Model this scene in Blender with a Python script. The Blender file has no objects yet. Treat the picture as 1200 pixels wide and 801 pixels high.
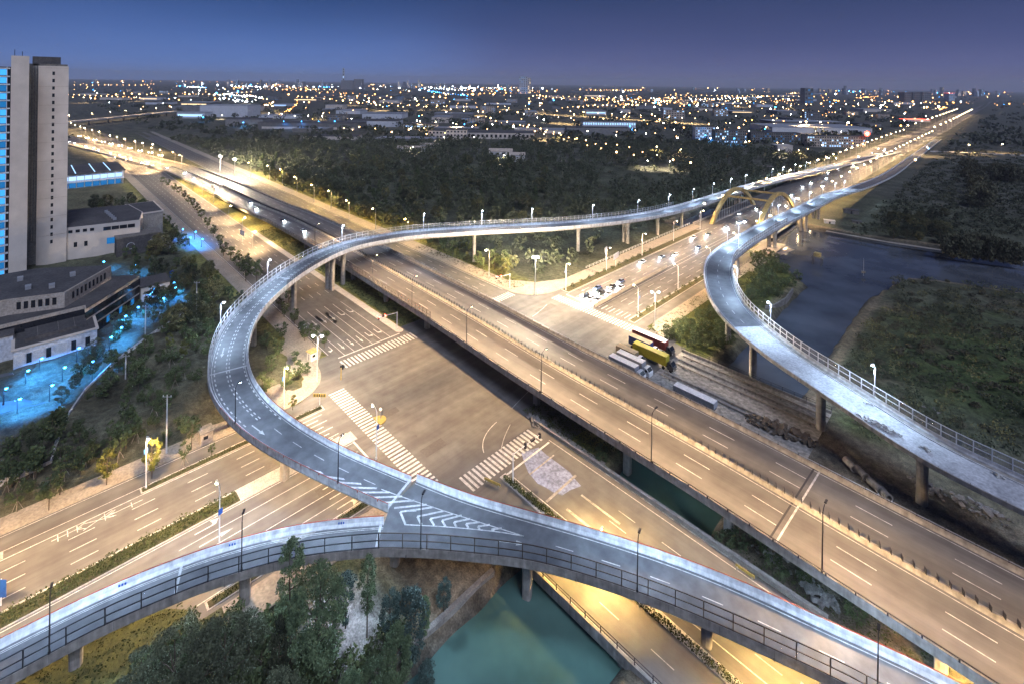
import bpy, math, random
import numpy as np
from mathutils import Vector, Matrix
random.seed(7)
SC = bpy.context.scene
COL = SC.collection
R = math.radians
# ------------------------------------------------------------------ photograph geometry
F, CX, YH, TILT, HC = 577.0, 600.0, 97.0, 0.0135, 91.0
AZ = R(45.2)
UX, UY, VX, VY = math.cos(AZ), -math.sin(AZ), math.sin(AZ), math.cos(AZ)
OX, OY = -14.0, 152.0
CT, ST = math.cos(math.atan(TILT)), math.sin(math.atan(TILT))
CAMX, CAMY = -OX*UX-OY*UY, -OX*VX-OY*VY
def G(px, py, z=0.0):
    """ground plan point (X across the crossroad, Y along it) of a survey mark at height z"""
    a, b = px-CX, py-YH
    u, v = a*CT+b*ST, -a*ST+b*CT
    d = F*(HC-z)/v
    x, y = u/F*d-OX, d-OY
    return (x*UX+y*UY, x*VX+y*VY)
def G3(px, py, z=0.0):
    x, y = G(px, py, z); return Vector((x, y, z))
def depth(x, y):
    return (x*UX+y*VX+OX)*0 + (x*UY+y*VY+OY)
def PX(x, y, z):
    xc, yc = x*UX+y*VX+OX, x*UY+y*VY+OY
    u, v = F*xc/yc, F*(HC-z)/yc
    return CX+u*CT-v*ST, YH+u*ST+v*CT
# ------------------------------------------------------------------ materials
MAT = {}
def nodes(m):
    m.use_nodes = True
    return m.node_tree.nodes, m.node_tree.links
def mat(name, c1, c2=None, rough=.8, scale=.3, metal=0, bump=0, grain=.24, emit=None, es=0, streak=None, fine=None, obj=False, spec=.3, rnd=0):
    m = bpy.data.materials.new(name); N, L = nodes(m)
    b = N['Principled BSDF']
    b.inputs['Roughness'].default_value = rough
    b.inputs['Metallic'].default_value = metal
    b.inputs['Specular IOR Level'].default_value = spec
    if c2 is None: c2 = tuple(x*.75 for x in c1)
    if obj:
        tc = N.new('ShaderNodeTexCoord'); pos = tc.outputs['Object']
    else:
        tc = N.new('ShaderNodeNewGeometry'); pos = tc.outputs['Position']
    mp = N.new('ShaderNodeMapping'); L.new(pos, mp.inputs[0])
    if streak: mp.inputs['Scale'].default_value = streak
    n = N.new('ShaderNodeTexNoise'); n.inputs['Scale'].default_value = scale; n.inputs['Detail'].default_value = 6
    n.inputs['Roughness'].default_value = .65
    L.new(mp.outputs[0], n.inputs['Vector'])
    r = N.new('ShaderNodeValToRGB'); r.color_ramp.elements[0].position = .33; r.color_ramp.elements[1].position = .68
    r.color_ramp.elements[0].color = (*c2, 1); r.color_ramp.elements[1].color = (*c1, 1)
    L.new(n.outputs['Fac'], r.inputs[0]); out = r.outputs[0]
    n2 = N.new('ShaderNodeTexNoise'); n2.inputs['Scale'].default_value = fine or scale*9; n2.inputs['Detail'].default_value = 4
    L.new(pos, n2.inputs['Vector'])
    mr = N.new('ShaderNodeMapRange'); mr.inputs[1].default_value = .3; mr.inputs[2].default_value = .7; mr.inputs[3].default_value = 1-grain*1.15; mr.inputs[4].default_value = 1+grain*.85
    L.new(n2.outputs['Fac'], mr.inputs[0])
    val = mr.outputs[0]
    if rnd:
        oi = N.new('ShaderNodeObjectInfo'); m2 = N.new('ShaderNodeMapRange'); m2.inputs[3].default_value = 1-rnd; m2.inputs[4].default_value = 1+rnd
        L.new(oi.outputs['Random'], m2.inputs[0])
        mm = N.new('ShaderNodeMath'); mm.operation = 'MULTIPLY'; L.new(val, mm.inputs[0]); L.new(m2.outputs[0], mm.inputs[1]); val = mm.outputs[0]
    mx = N.new('ShaderNodeVectorMath'); mx.operation = 'SCALE'; L.new(out, mx.inputs[0]); L.new(val, mx.inputs['Scale'])
    L.new(mx.outputs[0], b.inputs['Base Color'])
    if bump:
        bp = N.new('ShaderNodeBump'); bp.inputs['Strength'].default_value = bump; bp.inputs['Distance'].default_value = .15
        L.new(n2.outputs['Fac'], bp.inputs['Height']); L.new(bp.outputs[0], b.inputs['Normal'])
    if emit:
        b.inputs['Emission Color'].default_value = (*emit, 1); b.inputs['Emission Strength'].default_value = es
    MAT[name] = m
    return m
def glow(name, c, s, sample=False):
    m = bpy.data.materials.new(name); N, L = nodes(m); N.clear()
    e = N.new('ShaderNodeEmission'); e.inputs[0].default_value = (*c, 1); e.inputs[1].default_value = s
    o = N.new('ShaderNodeOutputMaterial'); L.new(e.outputs[0], o.inputs[0])
    m.cycles.emission_sampling = 'AUTO' if sample else 'NONE'
    MAT[name] = m
    return m
def glass(name, c, alpha, rough=.1):
    m = bpy.data.materials.new(name); N, L = nodes(m); N.clear()
    t = N.new('ShaderNodeBsdfTransparent'); p = N.new('ShaderNodeBsdfPrincipled')
    p.inputs['Base Color'].default_value = (*c, 1); p.inputs['Roughness'].default_value = rough
    mx = N.new('ShaderNodeMixShader'); mx.inputs[0].default_value = alpha
    L.new(t.outputs[0], mx.inputs[1]); L.new(p.outputs[0], mx.inputs[2])
    o = N.new('ShaderNodeOutputMaterial'); L.new(mx.outputs[0], o.inputs[0])
    MAT[name] = m
    return m
mat('asphalt', (.135, .13, .125), (.08, .077, .075), .72, .07, streak=(.06, 2.2, 1), fine=.35, grain=.16, spec=.3)
mat('asphalt_worn', (.17, .158, .15), (.088, .083, .08), .68, .09, streak=(.045, 2.6, 1), fine=.3, grain=.14, spec=.35)
mat('asphalt_cross', (.155, .147, .141), (.078, .074, .072), .68, .08, streak=(2.2, .05, 1), fine=.3, grain=.18, spec=.35)
mat('ramp_asphalt', (.15, .152, .16), (.085, .087, .095), .6, .12, fine=.5, grain=.2, spec=.4)
mat('raw_deck', (.58, .59, .61), (.36, .365, .38), .85, .25, bump=.3, fine=1.8)
mat('concrete', (.37, .345, .31), (.22, .205, .185), .85, .9, streak=(1, 1, .07), bump=.05, fine=.9)
mat('concrete_dark', (.2, .19, .175), (.13, .12, .11), .9, .3, fine=1.2)
mat('concrete_white', (.6, .6, .6), (.36, .36, .365), .75, .8, streak=(1, 1, .07), fine=.9)
mat('pavement', (.34, .30, .25), (.25, .22, .185), .85, .2, fine=2.0)
mat('kerb', (.45, .43, .40), (.34, .32, .3), .8, .5)
mat('paint', (.66, .65, .62), (.36, .355, .34), .6, .8, fine=2.2)
mat('paint_worn', (.55, .54, .5), (.3, .29, .27), .7, .9, fine=3)
mat('paint_yellow', (.42, .31, .08), (.28, .21, .06), .6, .9)
mat('red_rail', (.36, .075, .04), (.22, .04, .025), .5, 1)
mat('steel', (.42, .43, .45), (.34, .35, .37), .45, 2, metal=.4)
mat('galv_white', (.72, .73, .75), (.6, .61, .63), .5, 2)
mat('dark_steel', (.035, .035, .04), (.025, .025, .03), .5, 2)
mat('brown_steel', (.10, .08, .065), (.07, .055, .045), .55, 2)
mat('lamplit_brown', (.55, .40, .15), (.40, .28, .10), .6, .4, fine=1)  # golden lamplight on the arches put into the colour; roof and cabin reuse it
mat('soil', (.15, .115, .08), (.08, .06, .042), .95, .2, bump=.4, fine=1.0)
mat('rock', (.3, .28, .26), (.15, .14, .13), .9, .5, bump=.6)
mat('stone_wall', (.32, .29, .25), (.18, .16, .14), .9, .5, bump=.5)
mat('hedge_leaf', (.075, .085, .02), (.03, .042, .012), .7, .9, rnd=.15)
mat('leaf_dark', (.085, .095, .05), (.03, .04, .024), .75, .5, rnd=.3)
mat('leaf_olive', (.16, .155, .065), (.06, .062, .03), .75, .4, rnd=.3)  # lamplit olive of the wood crowns put into the leaf colour; bank bushes share it
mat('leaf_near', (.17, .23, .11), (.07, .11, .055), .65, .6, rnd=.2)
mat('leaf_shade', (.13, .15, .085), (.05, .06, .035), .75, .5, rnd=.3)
mat('leaf_mid', (.11, .14, .055), (.04, .06, .025), .7, .5, rnd=.25)
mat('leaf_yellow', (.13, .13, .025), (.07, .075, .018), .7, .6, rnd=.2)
mat('leaf_blue', (.09, .14, .12), (.045, .075, .06), .7, .6, rnd=.2)
mat('leaf_willow', (.10, .10, .055), (.05, .052, .03), .8, .6, rnd=.2)
mat('bark', (.13, .1, .075), (.07, .055, .04), .9, 2)
mat('wall_pale', (.64, .57, .5), (.53, .47, .41), .85, .08, streak=(1, 1, .3), fine=.2, grain=.08)
mat('wall_blue', (.6, .62, .66), (.5, .52, .56), .8, .15)
mat('wall_brown', (.50, .43, .36), (.38, .32, .26), .85, .2)
mat('wall_grey', (.2, .2, .2), (.14, .14, .14), .85, .2, rnd=.3)
mat('roof_dark', (.10, .095, .095), (.06, .058, .06), .9, .15)
mat('roof_metal', (.3, .31, .33), (.22, .23, .25), .55, .08, streak=(6, 1, 1), rnd=.3)
mat('window_dark', (.02, .022, .03), (.014, .016, .02), .15, 1, spec=.6)
mat('panel_blue', (.02, .09, .35), (.015, .07, .28), .4, 1)
mat('sign_white', (.75, .74, .7), (.6, .6, .57), .5, 1)
mat('rubber', (.02, .02, .02), (.015, .015, .015), .9, 3)
mat('tarp_yellow', (.42, .36, .03), (.32, .27, .025), .6, .6)
mat('box_red', (.3, .06, .04), (.22, .045, .03), .55, .6)
mat('box_blue', (.04, .07, .22), (.03, .05, .16), .55, .6)
mat('box_tan', (.33, .26, .17), (.24, .19, .12), .7, .6)
mat('box_white', (.7, .7, .7), (.55, .55, .56), .6, .6)
mat('box_grey', (.32, .33, .36), (.22, .23, .25), .6, .6)
mat('car_white', (.75, .75, .77), None, .3, 2, spec=.6)
mat('car_black', (.03, .03, .035), None, .3, 2, spec=.6)
mat('car_blue', (.08, .12, .25), None, .3, 2, spec=.6)
mat('debris', (.62, .62, .6), (.35, .33, .3), .9, 1, bump=.5)
mat('reed', (.12, .11, .07), (.06, .055, .035), .9, .5)
glass('fence_clear', (.55, .6, .66), .16, .15)
glass('fence_dusty', (.42, .40, .37), .42, .5)
glass('fence_smoke', (.16, .16, .18), .28, .3)
WARM, AMBER, WHITE, COOL, BLUE = (1, .645, .31), (1, .63, .2), (1, .80, .56), (.52, .72, 1), (.03, .29, 1)
glow('lamp_warm', (1, .74, .42), 42); glow('lamp_amber', (1, .62, .22), 30); glow('city_warm', (1, .56, .21), 15); glow('city_orange', (1, .42, .1), 9); glow('lamp_white', (1, .9, .76), 60)
glow('lamp_cool', (.75, .86, 1), 40); glow('lamp_blue', (.04, .36, 1), 20); glow('head_white', (.8, .9, 1), 60)
glow('mast_flood', (1, .9, .74), 220)
glow('tail_red', (1, .05, .02), 6); glow('signal_red', (1, .06, .04), 22); glow('sign_red', (1, .1, .06), 5)
glow('window_cyan', (.05, .36, .9), .9); glow('window_cyan_dim', (.02, .22, .6), .5); glow('window_warm', (1, .72, .4), 1.3); glow('window_bluewhite', (.35, .6, 1), 1.3)
# ------------------------------------------------------------------ mesh builder
class MB:
    def __init__(s): s.v = []; s.f = []
    def quad(s, a, b, c, d):
        n = len(s.v); s.v += [tuple(a), tuple(b), tuple(c), tuple(d)]; s.f.append((n, n+1, n+2, n+3))
    def poly(s, pts):
        n = len(s.v); s.v += [tuple(p) for p in pts]; s.f.append(tuple(range(n, n+len(pts))))
    def box(s, cx, cy, cz, sx, sy, sz, rz=0.0):
        n = len(s.v); c, d = math.cos(rz), math.sin(rz)
        for z in (-.5, .5):
            for x, y in ((-.5, -.5), (.5, -.5), (.5, .5), (-.5, .5)):
                X, Y = x*sx, y*sy
                s.v.append((cx+X*c-Y*d, cy+X*d+Y*c, cz+z*sz))
        s.f += [(n+3, n+2, n+1, n), (n+4, n+5, n+6, n+7)]+[(n+i, n+(i+1) % 4, n+4+(i+1) % 4, n+4+i) for i in range(4)]
    def prism(s, poly, z0, z1):
        A = sum(poly[i][0]*poly[(i+1) % len(poly)][1]-poly[(i+1) % len(poly)][0]*poly[i][1] for i in range(len(poly)))
        if A < 0: poly = list(reversed(poly))
        n, k = len(s.v), len(poly)
        s.v += [(p[0], p[1], z0) for p in poly]+[(p[0], p[1], z1) for p in poly]
        s.f.append(tuple(range(n+k-1, n-1, -1))); s.f.append(tuple(range(n+k, n+2*k)))
        s.f += [(n+i, n+(i+1) % k, n+k+(i+1) % k, n+k+i) for i in range(k)]
    def tube(s, pts, rad, n=6, cap=True):
        pts = [Vector(p) for p in pts]; base = len(s.v)
        if not isinstance(rad, (list, tuple)): rad = [rad]*len(pts)
        for i, p in enumerate(pts):
            t = (pts[min(i+1, len(pts)-1)]-pts[max(i-1, 0)]).normalized()
            a = t.cross(Vector((0, 0, 1)))
            if a.length < 1e-3: a = Vector((1, 0, 0))
            a.normalize(); b = a.cross(t)
            for k in range(n):
                q = 2*math.pi*k/n+math.pi/n
                s.v.append(tuple(p+(a*math.cos(q)+b*math.sin(q))*rad[i]))
        for i in range(len(pts)-1):
            for k in range(n):
                s.f.append((base+i*n+k, base+i*n+(k+1) % n, base+(i+1)*n+(k+1) % n, base+(i+1)*n+k))
        if cap:
            s.f.append(tuple(base+k for k in range(n-1, -1, -1))); e = base+(len(pts)-1)*n
            s.f.append(tuple(e+k for k in range(n)))
    def loft(s, rings, closed=True, caps=True):
        base, k = len(s.v), len(rings[0])
        for r in rings: s.v += [tuple(p) for p in r]
        m = k if closed else k-1
        for i in range(len(rings)-1):
            for j in range(m):
                a, b = base+i*k+j, base+i*k+(j+1) % k
                s.f.append((a, b, b+k, a+k))
        if caps and closed:
            s.f.append(tuple(base+j for j in range(k-1, -1, -1))); e = base+(len(rings)-1)*k
            s.f.append(tuple(e+j for j in range(k)))
    def ball(s, x, y, z, r, sq=1.0, n=6, m=4):
        rings = []
        for i in range(m+1):
            t = math.pi*i/m; rr = max(math.sin(t)*r, 1e-3)
            rings.append([(x+rr*math.cos(2*math.pi*k/n), y+rr*math.sin(2*math.pi*k/n), z-math.cos(t)*r*sq) for k in range(n)])
        s.loft(rings, True, False)
    def mesh(s, name, m, smooth=False):
        me = bpy.data.meshes.new(name); me.from_pydata(s.v, [], s.f)
        me.materials.append(MAT[m] if isinstance(m, str) else m)
        if smooth: me.polygons.foreach_set('use_smooth', [True]*len(me.polygons))
        me.update(); return me
    def build(s, name, m, parent=None, smooth=False):
        o = bpy.data.objects.new(name, s.mesh(name, m, smooth)); COL.objects.link(o)
        if parent: o.parent = parent
        return o
def tag(o, label=None, cat=None, group=None, kind=None):
    if label: o['label'] = label
    if cat: o['category'] = cat
    if group: o['group'] = group
    if kind: o['kind'] = kind
    return o
def empty(name, label, cat, loc=(0, 0, 0), rz=0.0, group=None):
    o = bpy.data.objects.new(name, None); COL.objects.link(o); o.location = loc; o.rotation_euler = (0, 0, rz)
    o.empty_display_size = .2
    return tag(o, label, cat, group)
def struct(name, mb, m, parent=None):
    o = mb.build(name, m, parent)
    if not parent: o['kind'] = 'structure'
    return o
KIDS = {}
def dup(root, loc, rz=0.0, label=None, group=None, sc=None):
    r = root.copy(); COL.objects.link(r); r.location = loc; r.rotation_euler = (0, 0, rz)
    if sc: r.scale = (sc, sc, sc) if not isinstance(sc, tuple) else sc
    if label: r['label'] = label
    if group: r['group'] = group
    if root.name not in KIDS: KIDS[root.name] = [(c, list(c.children)) for c in root.children]
    for ch, gs in KIDS[root.name]:
        c = ch.copy(); COL.objects.link(c); c.parent = r
        for g in gs:
            d = g.copy(); COL.objects.link(d); d.parent = c
    return r
ORD = 'first second third fourth fifth sixth seventh eighth ninth tenth eleventh twelfth thirteenth fourteenth fifteenth sixteenth seventeenth eighteenth nineteenth twentieth'.split()
ORD += ['twenty-'+o for o in ORD[:9]]+['thirtieth']+['thirty-'+o for o in ORD[:9]]
# ------------------------------------------------------------------ paths
def catmull(pts, step):
    pts = [Vector(p) for p in pts]; out = []
    for i in range(len(pts)-1):
        p0, p1, p2, p3 = pts[max(i-1, 0)], pts[i], pts[i+1], pts[min(i+2, len(pts)-1)]
        n = max(2, int((p2-p1).length/step*3))
        for k in range(n):
            t = k/n
            out.append(.5*((2*p1)+(p2-p0)*t+(2*p0-5*p1+4*p2-p3)*t*t+(3*p1-p0-3*p2+p3)*t**3))
    out.append(pts[-1]); return out
def uniform(pts, step):
    L = [0]
    for a, b in zip(pts, pts[1:]): L.append(L[-1]+(b-a).length)
    n = max(2, int(round(L[-1]/step))); out = []; j = 0
    for k in range(n+1):
        d = L[-1]*k/n
        while j < len(pts)-2 and L[j+1] < d: j += 1
        t = (d-L[j])/max(1e-6, L[j+1]-L[j]); out.append(pts[j].lerp(pts[j+1], min(max(t, 0), 1)))
    return out
def smooth(pts, it):
    for _ in range(it):
        pts = [pts[0]]+[(pts[i-1]+pts[i]*2+pts[i+1])/4 for i in range(1, len(pts)-1)]+[pts[-1]]
    return pts
class Path:
    """stations with a reference edge L and an opposite edge Rr"""
    def __init__(s, L, Rr):
        s.L, s.R = L, Rr; s.n = len(L)
        s.N = []; s.T = []; s.D = [0]
        for i in range(s.n):
            d = Rr[i]-L[i]; d.z = 0; s.N.append(d.normalized())
            t = L[min(i+1, s.n-1)]-L[max(i-1, 0)]; t.z = 0; s.T.append(t.normalized())
            if i: s.D.append(s.D[-1]+(((L[i]+Rr[i])-(L[i-1]+Rr[i-1]))*.5).length)
    def at(s, i, u, dz=0, side=0):
        """u metres in from edge L (side 0) or from edge R (side 1)"""
        p = s.L[i]+s.N[i]*u if side == 0 else s.R[i]-s.N[i]*u
        return Vector((p.x, p.y, p.z+dz))
    def w(s, i): return (Vector((s.R[i].x, s.R[i].y, 0))-Vector((s.L[i].x, s.L[i].y, 0))).length
    def atD(s, d, u, dz=0, side=0):
        d = min(max(d, 0), s.D[-1]-1e-4); lo = 0; hi = s.n-2
        while lo < hi:
            m = (lo+hi+1)//2
            if s.D[m] <= d: lo = m
            else: hi = m-1
        t = (d-s.D[lo])/max(1e-6, s.D[lo+1]-s.D[lo])
        return s.at(lo, u, dz, side).lerp(s.at(lo+1, u, dz, side), t)
    def near(s, x, y, mid=True):
        return min(range(s.n), key=lambda i: ((s.L[i].x+s.R[i].x)/2-x)**2+((s.L[i].y+s.R[i].y)/2-y)**2)
    def near_px(s, px, py, side=0, u=0):
        return min(range(s.n), key=lambda i: (lambda q: (q[0]-px)**2+(q[1]-py)**2)(PX(*s.at(i, u, 0, side))))
    def ring(s, i, prof):
        return [s.at(i, u, dz, side) for side, u, dz in prof]
    def ribbon(s, mb, u0, s0, u1, s1, dz, i0=0, i1=None):
        for i in range(i0, (i1 or s.n-1)):
            mb.quad(s.at(i, u0, dz, s0), s.at(i+1, u0, dz, s0), s.at(i+1, u1, dz, s1), s.at(i, u1, dz, s1))
    def sweep(s, mb, prof, i0=0, i1=None):
        mb.loft([s.ring(i, prof) for i in range(i0, (i1 if i1 is not None else s.n-1)+1)])
    def dashes(s, mb, u, side, wd, dz, on, off, d0=0, d1=None):
        d = d0; end = d1 or s.D[-1]
        while d+on < end:
            m = max(1, int(on/3))
            for k in range(m):
                a, b = d+on*k/m, d+on*(k+1)/m
                mb.quad(s.atD(a, u-wd/2, dz, side), s.atD(b, u-wd/2, dz, side), s.atD(b, u+wd/2, dz, side), s.atD(a, u+wd/2, dz, side))
            d += on+off
def path_w(marks, step=2.5, sm=8, ext=0):
    """marks: (px, py, z, width) of the right-hand edge in driving order"""
    pts = smooth(uniform(catmull([G3(*m[:3]) for m in marks], step), step), sm)
    raw = [G3(*m[:3]) for m in marks]
    if ext:
        d = (pts[-1]-pts[-6]).normalized(); d.z = 0; pts = pts+[pts[-1]+d*step*k for k in range(1, int(ext/step))]
    ws = []
    for p in pts:
        ds = [((p-r).length) for r in raw]; k = min(range(len(ds)), key=lambda i: ds[i])
        best = marks[k][3]
        for j in (k-1, k+1):
            if 0 <= j < len(raw):
                t = ds[k]/(ds[k]+ds[j]+1e-6); best = (1-t)*marks[k][3]+t*marks[j][3]; break
        ws.append(best)
    for _ in range(12): ws = [ws[0]]+[(ws[i-1]+2*ws[i]+ws[i+1])/4 for i in range(1, len(ws)-1)]+[ws[-1]]
    Rr = []
    for i, p in enumerate(pts):
        t = pts[min(i+1, len(pts)-1)]-pts[max(i-1, 0)]; t.z = 0; t.normalize()
        Rr.append(p+Vector((-t.y, t.x, 0))*ws[i])
    return Path(pts, smooth(Rr, 4))
def path_pair(pairs, step=2.5, sm=4, ext=0):
    A = catmull([G3(a[0], a[1], z) for a, b, z in pairs], 3); B = catmull([G3(b[0], b[1], z) for a, b, z in pairs], 3)
    if ext:
        for Q_ in (A, B):
            d = (A[-1]-A[-4]).normalized(); d.z = 0; Q_.append(Q_[-1]+d*ext)
    n = len(uniform(A, step))
    rs = lambda P: [P[0]]+[None]*0
    def param(P):
        L = [0]
        for a, b in zip(P, P[1:]): L.append(L[-1]+(b-a).length)
        out = []; j = 0
        for k in range(n):
            d = L[-1]*k/(n-1)
            while j < len(P)-2 and L[j+1] < d: j += 1
            t = (d-L[j])/max(1e-6, L[j+1]-L[j]); out.append(P[j].lerp(P[j+1], min(max(t, 0), 1)))
        return smooth(out, sm)
    return Path(param(A), param(B))
# ------------------------------------------------------------------ camera, sky, light
cam = bpy.data.cameras.new('camera'); co = bpy.data.objects.new('camera', cam); COL.objects.link(co); SC.camera = co
cam.sensor_width = 36; cam.sensor_fit = 'HORIZONTAL'; cam.lens = F/1200*36
cam.shift_x = 0; cam.shift_y = -(400.5-YH)/1200; cam.clip_start = 1; cam.clip_end = 60000
M = Matrix.Rotation(AZ, 4, 'Z') @ Matrix.Rotation(R(90), 4, 'X') @ Matrix.Rotation(math.atan(TILT), 4, 'Z')
M.translation = Vector((CAMX, CAMY, HC)); co.matrix_world = M
W = bpy.data.worlds.new('World'); SC.world = W; W.use_nodes = True
N, L = W.node_tree.nodes, W.node_tree.links; N.clear()
tc = N.new('ShaderNodeTexCoord'); sep = N.new('ShaderNodeSeparateXYZ'); L.new(tc.outputs['Generated'], sep.inputs[0])
nz = N.new('ShaderNodeTexNoise'); nz.inputs['Scale'].default_value = 2.2; nz.inputs['Detail'].default_value = 3
mp = N.new('ShaderNodeMapping'); mp.inputs['Scale'].default_value = (1, 1, 5); L.new(tc.outputs['Generated'], mp.inputs[0]); L.new(mp.outputs[0], nz.inputs['Vector'])
ad = N.new('ShaderNodeMath'); ad.operation = 'MULTIPLY_ADD'; L.new(nz.outputs['Fac'], ad.inputs[0]); ad.inputs[1].default_value = .05; ad.inputs[2].default_value = -.025
zz = N.new('ShaderNodeMath'); L.new(sep.outputs['Z'], zz.inputs[0]); L.new(ad.outputs[0], zz.inputs[1])
def s2l(r, g, b):
    f = lambda c: ((c/255+.055)/1.055)**2.4 if c > 10 else c/255/12.92
    return (f(r), f(g), f(b), 1)
def ramp(stops):
    r = N.new('ShaderNodeValToRGB'); e = r.color_ramp.elements
    while len(e) < len(stops): e.new(.5)
    for x, (p, c) in zip(e, stops): x.position = p; x.color = c
    L.new(zz.outputs[0], r.inputs[0]); return r
ra = ramp([(0, s2l(92, 112, 162)), (.03, s2l(80, 104, 162)), (.085, s2l(62, 88, 146)), (.165, s2l(38, 68, 122)), (.5, s2l(24, 44, 90)), (1, s2l(18, 34, 72))])
rb = ramp([(0, s2l(100, 98, 132)), (.03, s2l(88, 94, 140)), (.085, s2l(68, 78, 124)), (.165, s2l(47, 62, 104)), (.5, s2l(26, 42, 84)), (1, s2l(18, 34, 72))])
def direction(px):
    x = (px-CX)/F; l = math.hypot(x, 1); xc, yc = x/l, 1/l
    return (xc*UX+yc*UY, xc*VX+yc*VY, 0)
def dotdir(px):
    d = N.new('ShaderNodeVectorMath'); d.operation = 'DOT_PRODUCT'; L.new(tc.outputs['Generated'], d.inputs[0]); d.inputs[1].default_value = direction(px); return d
dr = dotdir(1150); m1 = N.new('ShaderNodeMapRange'); m1.interpolation_type = 'SMOOTHSTEP'; m1.inputs[1].default_value = .3; m1.inputs[2].default_value = .95; L.new(dr.outputs['Value'], m1.inputs[0])
mx = N.new('ShaderNodeMix'); mx.data_type = 'RGBA'; L.new(m1.outputs[0], mx.inputs[0]); L.new(ra.outputs[0], mx.inputs[6]); L.new(rb.outputs[0], mx.inputs[7])
dg = dotdir(285); m2 = N.new('ShaderNodeMapRange'); m2.interpolation_type = 'SMOOTHERSTEP'; m2.inputs[1].default_value = .86; m2.inputs[2].default_value = 1.0; L.new(dg.outputs['Value'], m2.inputs[0])
m3 = N.new('ShaderNodeMapRange'); m3.inputs[1].default_value = 0; m3.inputs[2].default_value = .16; m3.inputs[3].default_value = 1; m3.inputs[4].default_value = 0; L.new(zz.outputs[0], m3.inputs[0])
gm = N.new('ShaderNodeMath'); gm.operation = 'MULTIPLY'; L.new(m2.outputs[0], gm.inputs[0]); L.new(m3.outputs[0], gm.inputs[1])
gl = N.new('ShaderNodeMix'); gl.data_type = 'RGBA'; gl.blend_type = 'ADD'; L.new(gm.outputs[0], gl.inputs[0]); L.new(mx.outputs[2], gl.inputs[6]); gl.inputs[7].default_value = (.03, .075, .18, 1)
# the last trace of dusk: a Nishita sky with its sun under the horizon
sky = N.new('ShaderNodeTexSky'); sky.sky_type = 'NISHITA'; sky.sun_disc = False; sky.sun_elevation = R(-6); sky.sun_rotation = R(200)
sb = N.new('ShaderNodeBackground'); sb.inputs[1].default_value = .05; L.new(sky.outputs[0], sb.inputs[0])
bg = N.new('ShaderNodeBackground'); bg.inputs[1].default_value = .66; L.new(gl.outputs[2], bg.inputs[0])
ash = N.new('ShaderNodeAddShader'); L.new(bg.outputs[0], ash.inputs[0]); L.new(sb.outputs[0], ash.inputs[1])
wo = N.new('ShaderNodeOutputWorld'); L.new(ash.outputs[0], wo.inputs[0])
sl = bpy.data.lights.new('fill_sun', 'SUN'); sl.energy = 1.5; sl.angle = R(25); sl.color = (.70, .77, 1)  # soft bluish fill added to lift the dark land
so = bpy.data.objects.new('fill_sun', sl); COL.objects.link(so); so.rotation_euler = (R(40), R(12), R(60))
SC.view_settings.view_transform = 'Standard'; SC.view_settings.look = 'None'; SC.view_settings.exposure = .7; SC.view_settings.gamma = 1
SC.cycles.use_denoising = True; SC.cycles.max_bounces = 4; SC.cycles.diffuse_bounces = 2; SC.cycles.glossy_bounces = 2; SC.cycles.transparent_max_bounces = 12
SC.cycles.sample_clamp_indirect = 2; SC.cycles.caustics_reflective = False; SC.cycles.caustics_refractive = False
SC.cycles.use_light_tree = True
# ------------------------------------------------------------------ terrain
def lerp_tab(x, tab):
    xs = [t[0] for t in tab]; ys = [t[1] for t in tab]
    return np.interp(x, xs, ys)
NEAR_BANK = [(-300, 222), (-140, 222), (-60, 208), (0, 200), (30, 190), (52, 160), (77, 168), (84, 205), (96, 213), (124, 222), (200, 240), (400, 300), (900, 420)]
FAR_BANK = [(-300, 262), (-140, 272), (-60, 282), (16, 277), (32, 271), (55, 270), (90, 281), (125, 292), (200, 312), (400, 375), (900, 520)]
def water_depth(x, y):
    """metres inside the water (negative on land)"""
    c = np.minimum(np.minimum(x-51, 77-x), np.minimum(y+140, 175-y))
    r = np.minimum(np.minimum(y-lerp_tab(x, NEAR_BANK), lerp_tab(x, FAR_BANK)-y), x+42)
    return np.maximum(c, r*.9)
fine = np.arange(-345, 345.1, 2.0); finey = np.arange(-130, 340.1, 2.0)
geo = lambda a, b: [a*(b/a)**(k/26) for k in range(1, 27)]
xs = np.array(sorted([-345-g for g in geo(4, 24000)]+list(fine)+[345+g for g in geo(4, 12000)]))
ys = np.array(sorted([-130-g for g in geo(4, 3000)]+list(finey)+[340+g for g in geo(4, 24000)]))
gx, gy = np.meshgrid(xs, ys)
wd = water_depth(gx, gy)
wn = np.sin(gx*.31+np.sin(gy*.17)*2)*np.cos(gy*.27+gx*.11)
h = np.clip(-(wd+wn*.5)*1.1, -4.0, 0)
bump = .35*np.sin(gx*.21+1.3)*np.sin(gy*.18)+.25*np.sin(gx*.53)*np.sin(gy*.47+gx*.2)
def rect(x0, x1, y0, y1, s=3.0):
    d = np.minimum(np.minimum(gx-x0, x1-gx), np.minimum(gy-y0, y1-gy)); return np.clip(d/s+1, 0, 1)
flat = np.maximum.reduce([rect(-32, 32, -400, 3000), rect(-800, 240, -34, 66), rect(-345, -20, -140, -20)*0])
h = h+np.where(wd < -3, (bump+.4*np.abs(wn))*(1-flat), 0)-flat*.06
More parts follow.
